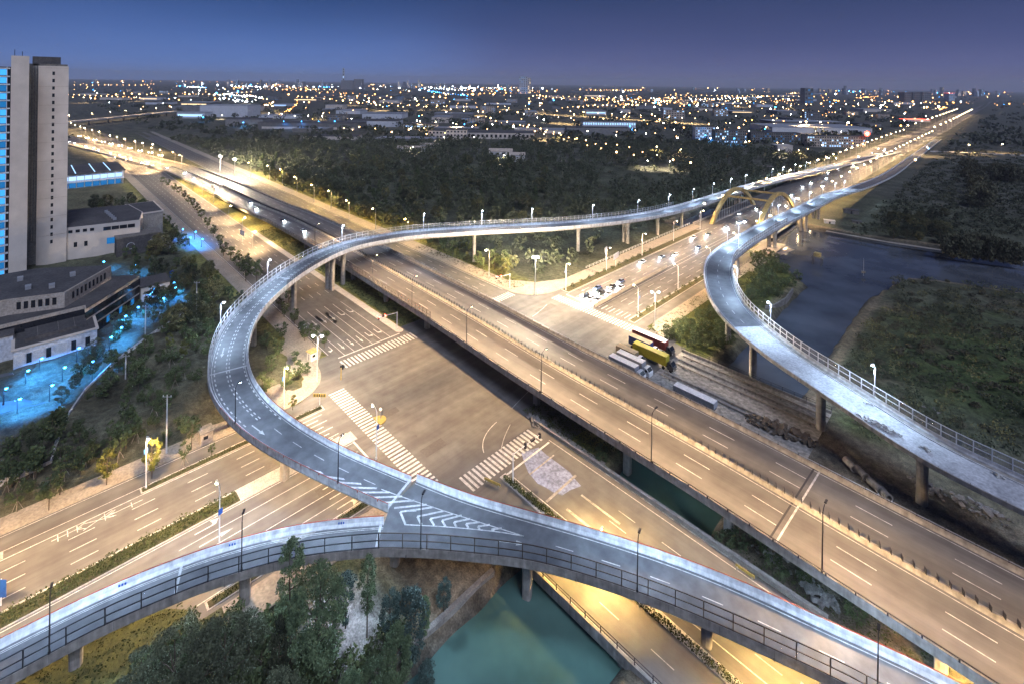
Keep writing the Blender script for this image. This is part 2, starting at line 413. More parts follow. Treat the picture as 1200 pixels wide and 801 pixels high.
# slope on the left between the campus and the road, mound beside the river
camp = rect(-110, -34, -140, -44, 10); h += camp*.6*(np.sin(gx*.35)*np.sin(gy*.3)+.6)*.8
mound = np.clip(1-np.hypot((gx-112)/34, (gy-118)/70), 0, 1); h += np.where(wd < -2, mound*3.5+mound*1.5*wn, 0)
far = np.clip((np.hypot(gx, gy)-3000)/4000, 0, 1)
nv = gx.size; ny, nx = gx.shape
verts = np.stack([gx, gy, h], -1).reshape(-1, 3)
idx = np.arange(nv).reshape(ny, nx)
faces = np.stack([idx[:-1, :-1], idx[:-1, 1:], idx[1:, 1:], idx[1:, :-1]], -1).reshape(-1, 4)
def np_mesh(name, verts, faces, m, smooth=False):
    me = bpy.data.meshes.new(name); k = faces.shape[1]
    me.vertices.add(len(verts)); me.vertices.foreach_set('co', np.ascontiguousarray(verts, dtype=np.float32).ravel())
    me.loops.add(faces.size); me.loops.foreach_set('vertex_index', np.ascontiguousarray(faces, dtype=np.int32).ravel())
    me.polygons.add(len(faces)); me.polygons.foreach_set('loop_start', np.arange(0, faces.size, k, dtype=np.int32))
    try: me.polygons.foreach_set('loop_total', np.full(len(faces), k, dtype=np.int32))
    except Exception: pass
    if smooth: me.polygons.foreach_set('use_smooth', np.ones(len(faces), dtype=bool))
    me.materials.append(MAT[m] if isinstance(m, str) else m); me.update(calc_edges=True); me.validate(); return me
# ground cover colours (what grows or lies there)
base = np.zeros((ny, nx, 3)); base[:] = (.075, .08, .05)
def paint(mask, c):
    base[:] = base*(1-mask[..., None])+np.array(c)*mask[..., None]
def blob(px, py, rx, ry):
    x, y = G(px, py); return np.clip(1.5-1.5*np.hypot((gx-x)/rx, (gy-y)/ry), 0, 1)
paint(rect(-800, 30, -34, 66, 6), (.15, .15, .045))           # mown roadside grass
paint(rect(-120, -34, -140, -44, 12)*.8, (.085, .078, .05))    # rough slope
paint(rect(24, 250, -36, 40, 4), (.2, .19, .055))  # grass brighter here, lamplight put into its colour
paint(np.clip(rect(24, 120, 30, 66, 4), 0, 1), (.13, .105, .075))  # bare lot
paint(rect(78, 260, -30, 76, 6), (.14, .12, .09))              # earthworks under the unfinished ramp
paint(np.clip(1.4-1.4*np.hypot((gx-118)/30, (gy-84)/20), 0, 1), (.2, .18, .16))
paint(np.clip(1.3*mound+.1*(mound > 0), 0, 1), (.06, .085, .03))
paint(rect(30, 52, -72, -34, 3), (.16, .13, .085))
paint(np.clip(blob(330, 690, 10, 10), 0, 1), (.26, .22, .17))
rgp = np.random.default_rng(8)
for _ in range(70):   # bare earth and straw coloured clearings on the river bank
    X_, Y_, r1, r2 = rgp.uniform(82, 220), rgp.uniform(60, 250), rgp.uniform(4, 16), rgp.uniform(3, 9)
    paint(np.clip(1.2-1.2*np.hypot((gx-X_)/r1, (gy-Y_)/r2), 0, 1)*.8, ((.13, .11, .07), (.075, .095, .035), (.05, .075, .025))[int(rgp.integers(3))])
paint(rect(10, 51, -140, -52, 5), (.075, .085, .04))
paint(rect(24, 52, 62, 190, 6), (.085, .095, .02))
paint(blob(405, 735, 11, 8)*.95, (.42, .40, .37))
paint(np.clip(1-np.abs(wd+1.2)/2.2, 0, 1), (.2, .16, .11))     # trodden strip along the banks
paint(np.clip((wd+.6)/1.5, 0, 1), (.06, .055, .045))
paint((np.hypot(gx, gy) > 420)*.7*np.clip(wd < 0, 0, 1), (.08, .08, .065))
me = np_mesh('ground', verts, faces, mat('ground', (.1, .1, .05)), True)
at = me.color_attributes.new('cover', 'FLOAT_COLOR', 'POINT')
at.data.foreach_set('color', np.concatenate([base, np.ones((ny, nx, 1))], -1).reshape(-1).astype(np.float32))
m = MAT['ground']; N, L = m.node_tree.nodes, m.node_tree.links; b = N['Principled BSDF']
for l in list(b.inputs['Base Color'].links): L.remove(l)
ca = N.new('ShaderNodeVertexColor'); ca.layer_name = 'cover'
geo_n = N.new('ShaderNodeNewGeometry')
fs = []
for sc_, lo, hi in ((.07, .5, 1.45), (.6, .55, 1.4), (3.5, .6, 1.35)):
    n = N.new('ShaderNodeTexNoise'); n.inputs['Scale'].default_value = sc_; n.inputs['Detail'].default_value = 5; L.new(geo_n.outputs['Position'], n.inputs['Vector'])
    r_ = N.new('ShaderNodeMapRange'); r_.inputs[1].default_value = .3; r_.inputs[2].default_value = .7; r_.inputs[3].default_value = lo; r_.inputs[4].default_value = hi; L.new(n.outputs['Fac'], r_.inputs[0]); fs.append(r_)
c0 = ca.outputs[0]
for r_ in fs:
    s_ = N.new('ShaderNodeVectorMath'); s_.operation = 'SCALE'; L.new(c0, s_.inputs[0]); L.new(r_.outputs[0], s_.inputs['Scale']); c0 = s_.outputs[0]
L.new(c0, b.inputs['Base Color']); b.inputs['Roughness'].default_value = .95
bp = N.new('ShaderNodeBump'); bp.inputs['Strength'].default_value = .6; bp.inputs['Distance'].default_value = .5; L.new(fs[1].outputs[0], bp.inputs['Height']); L.new(bp.outputs[0], b.inputs['Normal'])
go = bpy.data.objects.new('ground', me); COL.objects.link(go); go['kind'] = 'structure'
# water
m = bpy.data.materials.new('water'); N, L = nodes(m); b = N['Principled BSDF']; b.inputs['Base Color'].default_value = (.035, .07, .06, 1)
b.inputs['Roughness'].default_value = .16; b.inputs['IOR'].default_value = 1.33
gg = N.new('ShaderNodeNewGeometry'); n = N.new('ShaderNodeTexNoise'); n.inputs['Scale'].default_value = .9; n.inputs['Detail'].default_value = 3; L.new(gg.outputs['Position'], n.inputs['Vector'])
bp = N.new('ShaderNodeBump'); bp.inputs['Strength'].default_value = .12; bp.inputs['Distance'].default_value = .2; L.new(n.outputs['Fac'], bp.inputs['Height']); L.new(bp.outputs[0], b.inputs['Normal'])
n5 = N.new('ShaderNodeTexNoise'); n5.inputs['Scale'].default_value = .06; n5.inputs['Detail'].default_value = 4; L.new(gg.outputs['Position'], n5.inputs['Vector'])
cr = N.new('ShaderNodeValToRGB'); cr.color_ramp.elements[0].position = .35; cr.color_ramp.elements[1].position = .65; cr.color_ramp.elements[0].color = (.05, .10, .085, 1); cr.color_ramp.elements[1].color = (.095, .18, .155, 1)
L.new(n5.outputs['Fac'], cr.inputs[0]); L.new(cr.outputs[0], b.inputs['Base Color'])
MAT['water'] = m
m2_ = m.copy(); m2_.name = 'river_water'; MAT['river_water'] = m2_
cr2 = [n for n in m2_.node_tree.nodes if n.type == 'VALTORGB'][0]; m2_.node_tree.nodes['Principled BSDF'].inputs['Roughness'].default_value = .07; cr2.color_ramp.elements[0].color = (.05, .058, .072, 1); cr2.color_ramp.elements[1].color = (.09, .102, .122, 1)
mb = MB(); mb.quad((48, -250, -2.2), (80, -250, -2.2), (80, 62, -2.2), (48, 62, -2.2)); struct('canal_water', mb, 'water')
mb = MB(); mb.quad((48, 62, -2.2), (80, 62, -2.2), (80, 182, -2.2), (48, 182, -2.2)); struct('canal_mouth_water', mb, 'river_water')
mb = MB()
XS = list(range(-48, 48, 6))+[48, 80]+list(range(86, 900, 20))
for a, c in zip(XS, XS[1:]):
    n0, n1 = float(lerp_tab(a, NEAR_BANK))-5, float(lerp_tab(c, NEAR_BANK))-5
    if 48 <= a < 80: n0 = n1 = 182
    elif a >= 80 and c <= 90: n0 = n1 = 182
    mb.quad((a, n0, -2.204), (c, n1, -2.204), (c, float(lerp_tab(c, FAR_BANK))+4, -2.204), (a, float(lerp_tab(a, FAR_BANK))+4, -2.204))
struct('river_water', mb, 'river_water')
# ------------------------------------------------------------------ roads on the ground
def sheet(mb, x0, x1, y0, y1, z, n=1): mb.quad((x0, y0, z), (x1, y0, z), (x1, y1, z), (x0, y1, z))
ZR = .03
mb = MB(); sheet(mb, -22, 23, -420, 214, ZR); cross = struct('crossroad', mb, 'asphalt_cross')
mb = MB(); sheet(mb, -40, -22, -40, 70, ZR-.004); sheet(mb, 23, 40, -40, 70, ZR-.004); struct('junction_apron_road', mb, 'asphalt_cross')
mb = MB(); sheet(mb, -900, -40, -25, 1, ZR); sheet(mb, 40, 260, -28.5, .3, ZR); struct('frontage_road', mb, 'asphalt')
mb = MB(); sheet(mb, -900, -40, 34.5, 54, ZR); struct('outer_frontage_road', mb, 'asphalt')
# crossroad carried on over the river and on to the horizon
marks = [(-4, 214), (-4.5, 262), (-5, 320)]
cl = [Vector((-2.5, 214, .03)), Vector((-3.6, 262, .6)), Vector((-5, 320, .05))]+[Vector((*G(a, b_), .05)) for a, b_ in ((1000, 197), (1060, 168), (1100, 150), (1128, 135.5), (1148, 126), (1172, 118.5), (1215, 112.5))]
cl = uniform(catmull(cl, 8), 12)
FAR = Path([p+Vector((20, 0, 0)) for p in cl], [p+Vector((-22, 0, 0)) for p in cl])
mb = MB(); FAR.ribbon(mb, -2, 0, -1, 1, .02); far_road = struct('far_crossroad', mb, 'asphalt_cross')
# raised pavements
def arc(cx, cy, r, a0, a1, n=8): return [(cx+r*math.cos(R(a0+(a1-a0)*k/n)), cy+r*math.sin(R(a0+(a1-a0)*k/n))) for k in range(n+1)]
pv = MB()
pv.prism([(-22, -420), (-22, -52)]+arc(-36, -44, 14, -5, 75)+[(-37, -29.5), (-44, -25.1), (-900, -25.1), (-900, -31), (-60, -31), (-42, -42), (-34, -52), (-27.5, -66), (-27.5, -420)], .0, .15)
pv.prism([(-900, 54.1), (-60, 54.1)]+arc(-36, 69, 15, -80, -5)+[(-20.6, 72), (-20.6, 214), (-27, 214), (-27, 82), (-33, 70), (-44, 62), (-900, 60)], 0, .15)
pv.prism([(23.1, 214), (23.1, 76)]+arc(31, 76, 7.9, 180, 245)+[(32, 67), (30, 74), (29, 82), (29, 214)], 0, .15)
pv.prism([(23.1, -72), (23.1, -46)]+arc(33, -42, 10, 195, 110)+[(37, -32.5), (50.5, -29), (50.5, -32), (38, -38), (31, -44), (29, -50), (29, -72)], 0, .15)
pv.prism([(36, .5), (50.5, .5), (50.5, 3), (34, 3)]+arc(38, 6, 5.5, 215, 260), 0, .15)
struct('pavement', pv, 'pavement')
kb = MB()
for x0, x1, y0, y1 in [(-16.8, -15, -78, -37), (-16.8, -15, -420, -99), (20.3, 22.2, -74, -42), (15.6, 18.4, 69, 205), (-20.2, -16, 72, 205), (1.2, 2.6, 0, 0)]:
    if y1 > y0:
        kb.prism([(x0, y0), (x1, y0), (x1, y1), (x0, y1)], 0, .16)
kb.prism([(-1.6, -420), (2.1, -420), (2.1, -36), (-1.6, -36)], 0, .16)
kb.prism([(36, -18.3), (90, -20.4), (200, -20.4), (200, -18.6), (90, -18.6), (36, -16.4)], 0, .16)
kb.prism([(-200, -.2), (-40, -.2)]+arc(-38, 1.2, 1.4, -80, 80)+[(-40, 2.6), (-200, 2.6)], 0, .16)
struct('kerb_strip', kb, 'kerb')
vg = MB()
for x0, x1, y0, y1 in [(-16.55, -15.25, -77.7, -37.4), (-16.55, -15.25, -420, -99.4), (20.55, 21.95, -73.6, -42.4), (15.9, 18.1, 69.4, 204), (-19.9, -16.3, 72.4, 204), (-1.3, 1.8, -420, -63)]:
    vg.prism([(x0, y0), (x1, y0), (x1, y1), (x0, y1)], .1, .24)
struct('verge_soil', vg, mat('verge_soil', (.1, .1, .035), (.06, .05, .03), .95, .4, bump=.5, fine=2))
gb = MB(); gb.prism([(20, -76), (13.5, -82), (12.5, -96), (12, -200), (24, -200), (24, -76)], .0, .17); struct('grass_bank', gb, mat('grass_bank', (.115, .12, .04), (.06, .065, .026), .95, .5, bump=.6, fine=3))
# painted markings
ZM = .046
pm = MB(); pw = MB()
def rectm(mb, x0, y0, x1, y1, z=ZM): mb.quad((x0, y0, z), (x1, y0, z), (x1, y1, z), (x0, y1, z))
def along_y(mb, x, y0, y1, w=.16, on=None, off=None):
    if on is None: rectm(mb, x-w/2, y0, x+w/2, y1)
    else:
        y = y0
        while y+on <= y1+.01: rectm(mb, x-w/2, y, x+w/2, y+on); y += on+off
def along_x(mb, y, x0, x1, w=.16, on=None, off=None):
    if on is None: rectm(mb, x0, y-w/2, x1, y+w/2)
    else:
        x = x0
        while x+on <= x1+.01: rectm(mb, x, y-w/2, x+on, y+w/2); x += on+off
def arrow(mb, x, y, ang, ln=5.5, turn=0, z=ZM):
    c, s = math.cos(ang), math.sin(ang)
    T = lambda u, v: (x+u*c-v*s, y+u*s+v*c, z)
    mb.quad(T(-ln/2, -.13), T(ln*.12, -.13), T(ln*.12, .13), T(-ln/2, .13))
    if turn == 0: mb.poly([T(ln*.12, -.5), T(ln/2, 0), T(ln*.12, .5)])
    else:
        mb.quad(T(ln*.12, -.13), T(ln*.22, .8*turn), T(ln*.12, 1.0*turn), T(0, .13*turn))
        mb.poly([T(ln*.28, 1.0*turn), T(0, 1.5*turn), T(ln*.05, .5*turn)])
# crosswalks
for x in np.arange(-20, 26.5, 1.25): rectm(pm, x, -33.6, x+.62, -28.9)
for x in np.arange(-17.5, 22.5, 1.25): rectm(pm, x, 62.3, x+.6, 67.2)
for y in np.arange(-23.6, 3.4, 1.25): rectm(pm, -34.0, y, -29.2, y+.62)
for y in np.arange(-25.2, -2.4, 1.25): rectm(pm, 29.6, y, 34.8, y+.65)
for y in np.arange(40.2, 53.6, 1.25): rectm(pm, -34.5, y, -30, y+.62)
along_y(pm, -35.9, -22.8, .4, .4) if False else rectm(pm, -36.4, -23, -35.9, .2)
rectm(pm, 36.3, -16.5, 36.8, -1.5); rectm(pm, -15, -37.2, -1.8, -36.8) if False else None
rectm(pm, 2.2, -37.4, 20, -36.9); rectm(pm, -15.4, 69.6, -.8, 70.1)
# left arm
for x in (-11.6, -8.2, -4.8): along_y(pm, x, -400, -52, .17, 4, 6)
along_y(pm, -14.7, -420, -37, .2); along_y(pm, -1.9, -420, -37, .18); along_y(pm, 2.5, -420, -37, .18); along_y(pm, 19.9, -420, -37, .2)
for x in (6, 9.5, 13, 16.5): along_y(pm, x, -75, -38, .17); along_y(pm, x, -400, -80, .17, 4, 6)
for x, t in ((4.2, 1), (7.8, 0), (11.2, 0), (14.7, 0), (18.2, -1)): arrow(pm, x, -69, math.pi/2, 6, t); arrow(pm, x, -46, math.pi/2, 6, t)
for x in (-13.2, -10, -6.5, -3.2): along_y(pm, x, -47.5, -38.5, .2); 
for x in (-11.6, -8.2, -4.8, -2.6): arrow(pm, x, -43, -math.pi/2, 5.5, 0)
for x in (-21.5, -17.1): along_y(pm, x, -420, -52, .15)
# bus-lane characters drawn in strokes on the tarmac
def strokes(cx, cy, segs, w=.15, sx=1.0, sy=1.0):
    for (a, b_, c, d) in segs:
        p, q = Vector((cx+a*sx, cy+b_*sy, ZM)), Vector((cx+c*sx, cy+d*sy, ZM)); n_ = (q-p).normalized(); n_ = Vector((-n_.y, n_.x, 0))*w/2
        pm.quad(p-n_, q-n_, q+n_, p+n_)
CXG, CYG = G(83, 622)
strokes(*G(83, 623), [(-1, -1.6, 1, -1.6), (-.9, -.4, .9, -.4), (0, -2.4, 0, 1.4), (-1, .8, 1, .8), (-1, 1.9, -.2, .9), (1, 1.9, .2, .9)], sy=1.2)
strokes(*G(115, 609), [(-1, 2, 1, -2), (1, 2, -1, -2), (-1.1, .9, 1.1, .9), (0, .9, 0, 2.2)], sy=1.2)
strokes(*G(146, 595), [(0, -2.6, 0, 2.6), (-.9, -1.2, 0, -2.6), (.9, -1.2, 0, -2.6), (-.8, 1, .8, 1)], sy=1.2)
# right arm
for x in (-11.2, -7.8, -4.4): along_y(pm, x, 71, 98, .17); along_y(pm, x, 104, 214, .17, 4, 6)
for x in (4.6, 8.2, 11.8): along_y(pm, x, 70, 214, .17, 5, 6)
for x in (2.8, 6.4, 10, 13.6): along_y(pm, x, 69.5, 74, .4)
along_y(pm, -15.6, 70, 214, .2); along_y(pm, 15.2, 70, 214, .2); along_y(pm, 1.1, 70, 214, .18); along_y(pm, -1.1, 70, 214, .18)
for x in (-13.2, -9.5, -6, -2.7): arrow(pm, x, 80, -math.pi/2, 6, 0)
# frontage roads
for y in (-20.6, -17.2, -13.8, -10.4, -7, -3.6): along_x(pm, y, -75, -36.5, .17); along_x(pm, y, -800, -80, .17, 4, 6)
along_x(pm, -24.6, -800, -40, .2); along_x(pm, .2, -800, -44, .2)
for y, t in ((-22.2, -1), (-18.9, 0), (-15.5, 0), (-12.1, 0), (-8.7, 1), (-5.2, 1)): arrow(pm, -42.5, y, 0, 5.5, t); arrow(pm, -64, y, 0, 5.5, t)
for y in (38.2, 42, 46, 50): along_x(pm, y, -800, -38, .17, 4, 6)
along_x(pm, 35.2, -800, -40, .2); along_x(pm, 53.4, -800, -38, .2)
for y in (-13, -9.5, -6): along_x(pw, y, 60, 260, .15, 4, 6)
along_x(pw, -15.9, 38, 260, .2); along_x(pw, -1.0, 36, 260, .2); along_x(pw, -28, 38, 260, .2)
for y in (-24.4,): along_x(pw, y, 38, 260, .15, 4, 6)
# turning guide lines inside the junction
def curve_line(mb, p0, p1, p2, w=.14, n=14):
    P = [(Vector(p0)*(1-t)**2+Vector(p1)*2*t*(1-t)+Vector(p2)*t*t) for t in [k/n for k in range(n+1)]]
    for a, c in zip(P, P[1:]):
        d = (c-a).normalized(); q = Vector((-d.y, d.x))*w/2
        mb.quad((*(a-q), ZM), (*(c-q), ZM), (*(c+q), ZM), (*(a+q), ZM))
curve_line(pm, G(582, 494), G(561, 512), G(567, 530), .2); curve_line(pm, G(598, 497), G(588, 515), G(587, 530), .12)
curve_line(pm, G(641, 357), G(632, 366), G(624, 371), .2); curve_line(pm, G(600, 478), G(615, 462), G(622, 456), .14)
MK = struct('lane_markings', pm, 'paint'); struct('worn_lane_markings', pw, 'paint_worn')
fm = MB()
for u in (4.5, 8.1, 11.7, 23, 26.6, 30.2): FAR.dashes(fm, u, 0, .2, .03, 6, 9, 0, 900)
struct('far_lane_markings', fm, 'paint')
rp = random.Random(2); mb = MB()
for _ in range(46):
    if rp.random() < .5: x, y, w_, l_ = rp.uniform(-20, 20), rp.uniform(-110, 200), rp.uniform(1.2, 3.2), rp.uniform(3, 14)
    else: x, y, l_, w_ = rp.uniform(-140, -40), rp.uniform(-23, -3), rp.uniform(1.2, 3), rp.uniform(4, 14)
    if -2 < x < 2.5: continue
    mb.quad((x, y, .0342), (x+w_, y, .0342), (x+w_, y+l_, .0342), (x, y+l_, .0342))
for k in range(26): mb.ball(rp.uniform(-19, 19), rp.uniform(-100, 180), .03, .38, .03, 10, 2)
struct('asphalt_repair_patch', mb, mat('asphalt_patch', (.115, .108, .10), (.085, .08, .075), .7, .2, grain=.12))
# old tyre darkening is left to the asphalt; pale dust patch where the paving was broken up
mb = MB()
for (a, b_, c, d) in ((40, -12.6, 40.4, -4), (47.5, -15.5, 48.1, -5), (52, -14, 60, -13.4), (52, -8.8, 62, -8.3)): rectm(mb, a, b_, c, d, .05)
struct('concrete_patch', mb, 'concrete')
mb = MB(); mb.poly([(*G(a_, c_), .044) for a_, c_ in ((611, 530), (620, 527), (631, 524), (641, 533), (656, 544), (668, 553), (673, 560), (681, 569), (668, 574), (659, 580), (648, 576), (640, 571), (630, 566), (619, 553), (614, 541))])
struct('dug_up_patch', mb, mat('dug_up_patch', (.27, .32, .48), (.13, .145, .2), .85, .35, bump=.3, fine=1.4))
# ------------------------------------------------------------------ elevated roads
def girder(P, th=1.9, i0=0, i1=None, over=.35):
    mb = MB(); i1 = P.n-1 if i1 is None else i1; rings = []
    for i in range(i0, i1+1):
        w = P.w(i); z = P.L[i].z
        d = min(th, z+.3); lip = min(.75, z+.2)
        rings.append([P.at(i, -over), P.at(i, w+over), P.at(i, w+over, -lip), P.at(i, w*.80, -min(1.0, d)), P.at(i, w*.74, -d), P.at(i, w*.26, -d), P.at(i, w*.20, -min(1.0, d)), P.at(i, -over, -lip)])
    mb.loft(rings); return mb
def parapet(P, side, hgt=1.0, wd=.42, i0=0, i1=None, drop=.5):
    mb = MB()
    prof = [(side, -.36, -drop), (side, -.36, hgt), (side, -.36+.24, hgt), (side, -.36+.32, hgt*.45), (side, -.36+wd+.14, .12), (side, -.36+wd+.14, .03), (side, -.3, .03), (side, -.3, -drop)]
    P.sweep(mb, prof, i0, i1); return mb
def pier_cols(root, spots, mname, zf, two=False, r=.85):
    for k, s in enumerate(spots):
        x, y = s[0], s[1]; zt = zf(x, y); g = s[2] if len(s) > 2 else 0; ang = s[3] if len(s) > 3 else 0
        offs = (-1.5, 1.5) if (two or (len(s) > 4 and s[4])) else (0,)
        for o in offs:
            mb = MB(); ox, oy = x+o*math.cos(ang), y+o*math.sin(ang)
            rr = []
            for z, a, b_ in ((g-4, 1.0, 1.0), (zt-2.6, 1.0, 1.0), (zt-1.4, 1.35, 1.05), (zt+.25, 1.9, 1.1)):
                a *= r; b_ *= r; ring = []
                for q in range(12):
                    t = 2*math.pi*q/12; cx, cy = math.cos(t), math.sin(t)
                    e = .55; X = math.copysign(abs(cx)**e, cx)*a; Y = math.copysign(abs(cy)**e, cy)*b_
                    ring.append((ox+X*math.cos(ang)-Y*math.sin(ang), oy+X*math.sin(ang)+Y*math.cos(ang), z))
                rr.append(ring)
            mb.loft(rr); mb.build('pier', mname, root)
def zsoff(P, th=1.9):
    return lambda x, y: P.L[P.near(x, y)].z-th
def pang(P, x, y):
    n = P.N[P.near(x, y)]; return math.atan2(n.y, n.x)
def joint(P, d, parent, w=.5, m='concrete_white', dz=.035):
    mb = MB()
    wl = P.w(min(P.n-1, int(d/P.D[-1]*P.n)))
    mb.quad(P.atD(d, .2, dz), P.atD(d+w, .2, dz), P.atD(d+w, .2, dz, 1), P.atD(d, .2, dz, 1)); return mb.build('expansion_joint', m, parent)
# ---- expressway
EXP = path_w([(-160, 115, .6, 26), (0, 149, .6, 26), (80, 170.5, .6, 26), (117, 179.5, .6, 26), (155, 190, .7, 26), (192, 200.5, .9, 26), (240, 222, 1.8, 26), (284, 246, 3.6, 26), (315, 260, 5, 26), (361, 286, 6.6, 26), (415, 320, 7, 26), (505, 377, 7, 26), (600, 441, 7, 26), (735, 527, 7, 26), (807, 572, 7, 26), (900, 633, 7, 26), (975, 683, 7, 26), (1065, 741, 7, 26), (1200, 829, 7, 26)], 3, 10, 120)
ex = empty('elevated_expressway', 'straight wide six lane concrete expressway on piers with dark median screen', 'expressway', (*G(760, 520, 0), 0))
def adopt(root):
    """keep world placement of children built in world coordinates"""
    inv = Matrix.Translation(-Vector(root.location))
    for c in root.children: c.matrix_parent_inverse = inv
girder(EXP, 1.7).build('deck', 'concrete', ex)
mb = MB(); EXP.ribbon(mb, .1, 0, .1, 1, .02); mb.build('road_surface', 'asphalt_worn', ex)
parapet(EXP, 0, .95).build('parapet', 'concrete', ex); parapet(EXP, 1, 1.0).build('parapet', 'concrete', ex)
mb = MB(); EXP.sweep(mb, [(0, 12.55, .02), (0, 12.7, .35), (0, 12.78, .85), (0, 13.22, .85), (0, 13.3, .35), (0, 13.45, .02)]); mb.build('median_barrier', 'concrete', ex)
mb = MB()
d = EXP.D[EXP.near(*G(240, 222, 1.8))]
while d < EXP.D[-1]-2:
    p = EXP.atD(d, 13, .85); t = EXP.T[EXP.near(p.x, p.y)]; mb.box(p.x, p.y, p.z+.45, .1, .75, .9, math.atan2(t.y, t.x)+.5); d += 1.6
s_ = mb.build('antiglare_screen', 'dark_steel', ex); s_['kind'] = 'stuff'
for side in (0, 1):
    mb = MB(); EXP.sweep(mb, [(side, -.30, 1.25), (side, -.30, 1.37), (side, -.16, 1.37), (side, -.16, 1.25)])
    d = 4
    mb.build('handrail', 'dark_steel' if side == 0 else 'steel', ex)
    mb = MB(); d = EXP.D[EXP.near(*G(284, 246, 3.6))]
    while d < EXP.D[-1]-1:
        p = EXP.atD(d, -.3, 1.0, side); mb.box(p.x, p.y, p.z+.1, .22, .22, .55); d += 4.2
    q = mb.build('rail_posts', 'dark_steel', ex); q['kind'] = 'stuff'
mb = MB()
for u, s0 in ((.75, 0), (11.9, 0), (.75, 1), (11.9, 1)):
    EXP.ribbon(mb, u-.09, s0, u+.09, s0, .035)
for u in (4.6, 8.3): EXP.dashes(mb, u, 0, .2, .035, 6, 9); EXP.dashes(mb, u, 1, .2, .035, 6, 9)
mb.build('lane_marking', 'paint', ex)
for px, py in ((845, 598),):
    d = EXP.D[EXP.near(*G(930, 575, 7))]
    for dd in (0, 1.1): joint(EXP, d+dd, ex, .35, 'concrete_white' if dd else 'dark_steel')
zf = zsoff(EXP, 1.7)
spots = []
for px, py in ((430, 330), (497, 372), (565, 416)): pass
for X in (-150, -122, -94, -64, -34, 23.5, 53, 80, 112, 146, 180, 214):
    i = EXP.near(X, 16); w = 26
    for u in (4.5, 13, 21.5):
        p = EXP.at(i, u); spots.append((p.x, p.y, 0, pang(EXP, p.x, p.y)))
pier_cols(ex, spots, 'concrete', zf, r=.9); panel_joints(EXP, ex, (0, 1), .95, 2) if False else None; adopt(ex)
# noise fence on the expressway
def fence(name, label, P, side, i0, i1, hgt, step, u, mpost, mpanel, mrail, base=1.0, bar=.09, mids=(.5,), group=None, grow=1.0, zoff=0.0):
    rt = empty(name, label, 'fence', tuple(P.at(i0, u, base, side)), 0, group)
    d0, d1 = P.D[i0], P.D[i1]; k = max(1, int(round((d1-d0)/step)))
    posts = []
    for j in range(k+1):
        p = P.atD(d0+(d1-d0)*j/k, u, base, side); t = P.T[P.near(p.x, p.y)]
        posts.append((p, math.atan2(t.y, t.x)))
    if k <= 100:
        me0 = None
        for p, a in posts:
            if me0 is None:
                mb = MB(); mb.box(0, 0, hgt/2, bar*1.2, bar*1.6, hgt); me0 = mb.mesh('post', mpost)
            o = bpy.data.objects.new('post', me0); COL.objects.link(o); o.parent = rt; o.location = p-Vector(rt.location); o.rotation_euler = (0, 0, a)
    else:
        mb = MB(); o0 = Vector(rt.location)
        for p, a in posts: q = p-o0; mb.box(q.x, q.y, q.z+hgt/2, bar*1.2, bar*1.6, hgt, a)
        o = mb.build('post', mpost, rt); o['kind'] = 'stuff'
    o0 = Vector(rt.location)
    for z in (hgt-.04,)+tuple(hgt*m for m in mids)+(.08,):
        mb = MB()
        rings = []
        for i in range(i0, i1+1):
            a, b_ = P.at(i, u-bar/2, base+z-bar/2, side)-o0, P.at(i, u+bar/2, base+z-bar/2, side)-o0
            rings.append([a, b_, b_+Vector((0, 0, bar)), a+Vector((0, 0, bar))])
        mb.loft(rings); mb.build('rail', mrail, rt)
    if mpanel:
        mb = MB()
        for i in range(i0, i1):
            a, b_ = P.at(i, u, base+.1, side)-o0, P.at(i+1, u, base+.1, side)-o0
            mb.quad(a, b_, b_+Vector((0, 0, hgt-.15)), a+Vector((0, 0, hgt-.15)))
        mb.build('clear_panel', mpanel, rt)
    return rt
ia, ib = EXP.near(*G(361, 286, 7)), EXP.near(*G(503, 376, 7))
fence('noise_fence', 'tall grey noise fence on the near edge of the wide expressway', EXP, 0, ia, ib, 2.6, 2.4, -.2, 'brown_steel', 'fence_smoke', 'brown_steel', .95)
# ---- loop ramp
LOOP = path_w([(1046, 177.5, 2, 9), (1000, 188, 3.5, 9), (967, 196, 5, 9), (917, 207, 7, 9), (883, 215.5, 8.5, 9), (850, 225, 9.8, 9), (797, 241, 11.5, 9), (747, 252, 13, 9), (675, 260.5, 14.4, 9), (600, 265, 15.3, 9), (550, 267.5, 15.8, 9), (480, 272.5, 16.2, 8.6), (425, 281, 16.2, 8.6), (397, 288, 16, 8.8), (370, 298, 15.6, 9), (348, 310, 15.1, 8.8), (328, 322, 14.6, 8.4), (306, 339, 14, 8.2), (284, 358, 13.4, 8.2), (266, 378, 12.8, 8.6), (254, 400, 12.2, 8.8), (247, 420, 11.7, 9), (244, 440, 11.3, 9.2), (248, 462, 10.8, 9.2), (261, 483, 10.3, 8.8), (274, 497, 10, 8.6), (290, 511, 9.6, 8.5), (308, 523, 9.2, 8), (326, 534, 8.9, 7.7), (357, 550, 8.5, 7.2), (394, 568, 8.1, 7), (420, 579, 8, 7), (456, 595, 8, 7)], 2.5, 5)
TRUNK = path_pair([((444, 645), (488, 563), 8), ((505, 646), (540, 584), 8), ((565, 652), (600, 602), 8), ((606, 656), (640, 613), 8), ((645, 664), (675, 623), 7.9), ((718, 686), (750, 646), 7.7), ((796, 715), (825, 673), 7.4), ((865, 745), (900, 705), 7.2), ((940, 780), (975, 741), 7), ((990, 803), (1025, 763), 6.8), ((1065, 845), (1102, 800), 6.6), ((1140, 890), (1180, 842), 6.4)], 2.5, 4, 90)
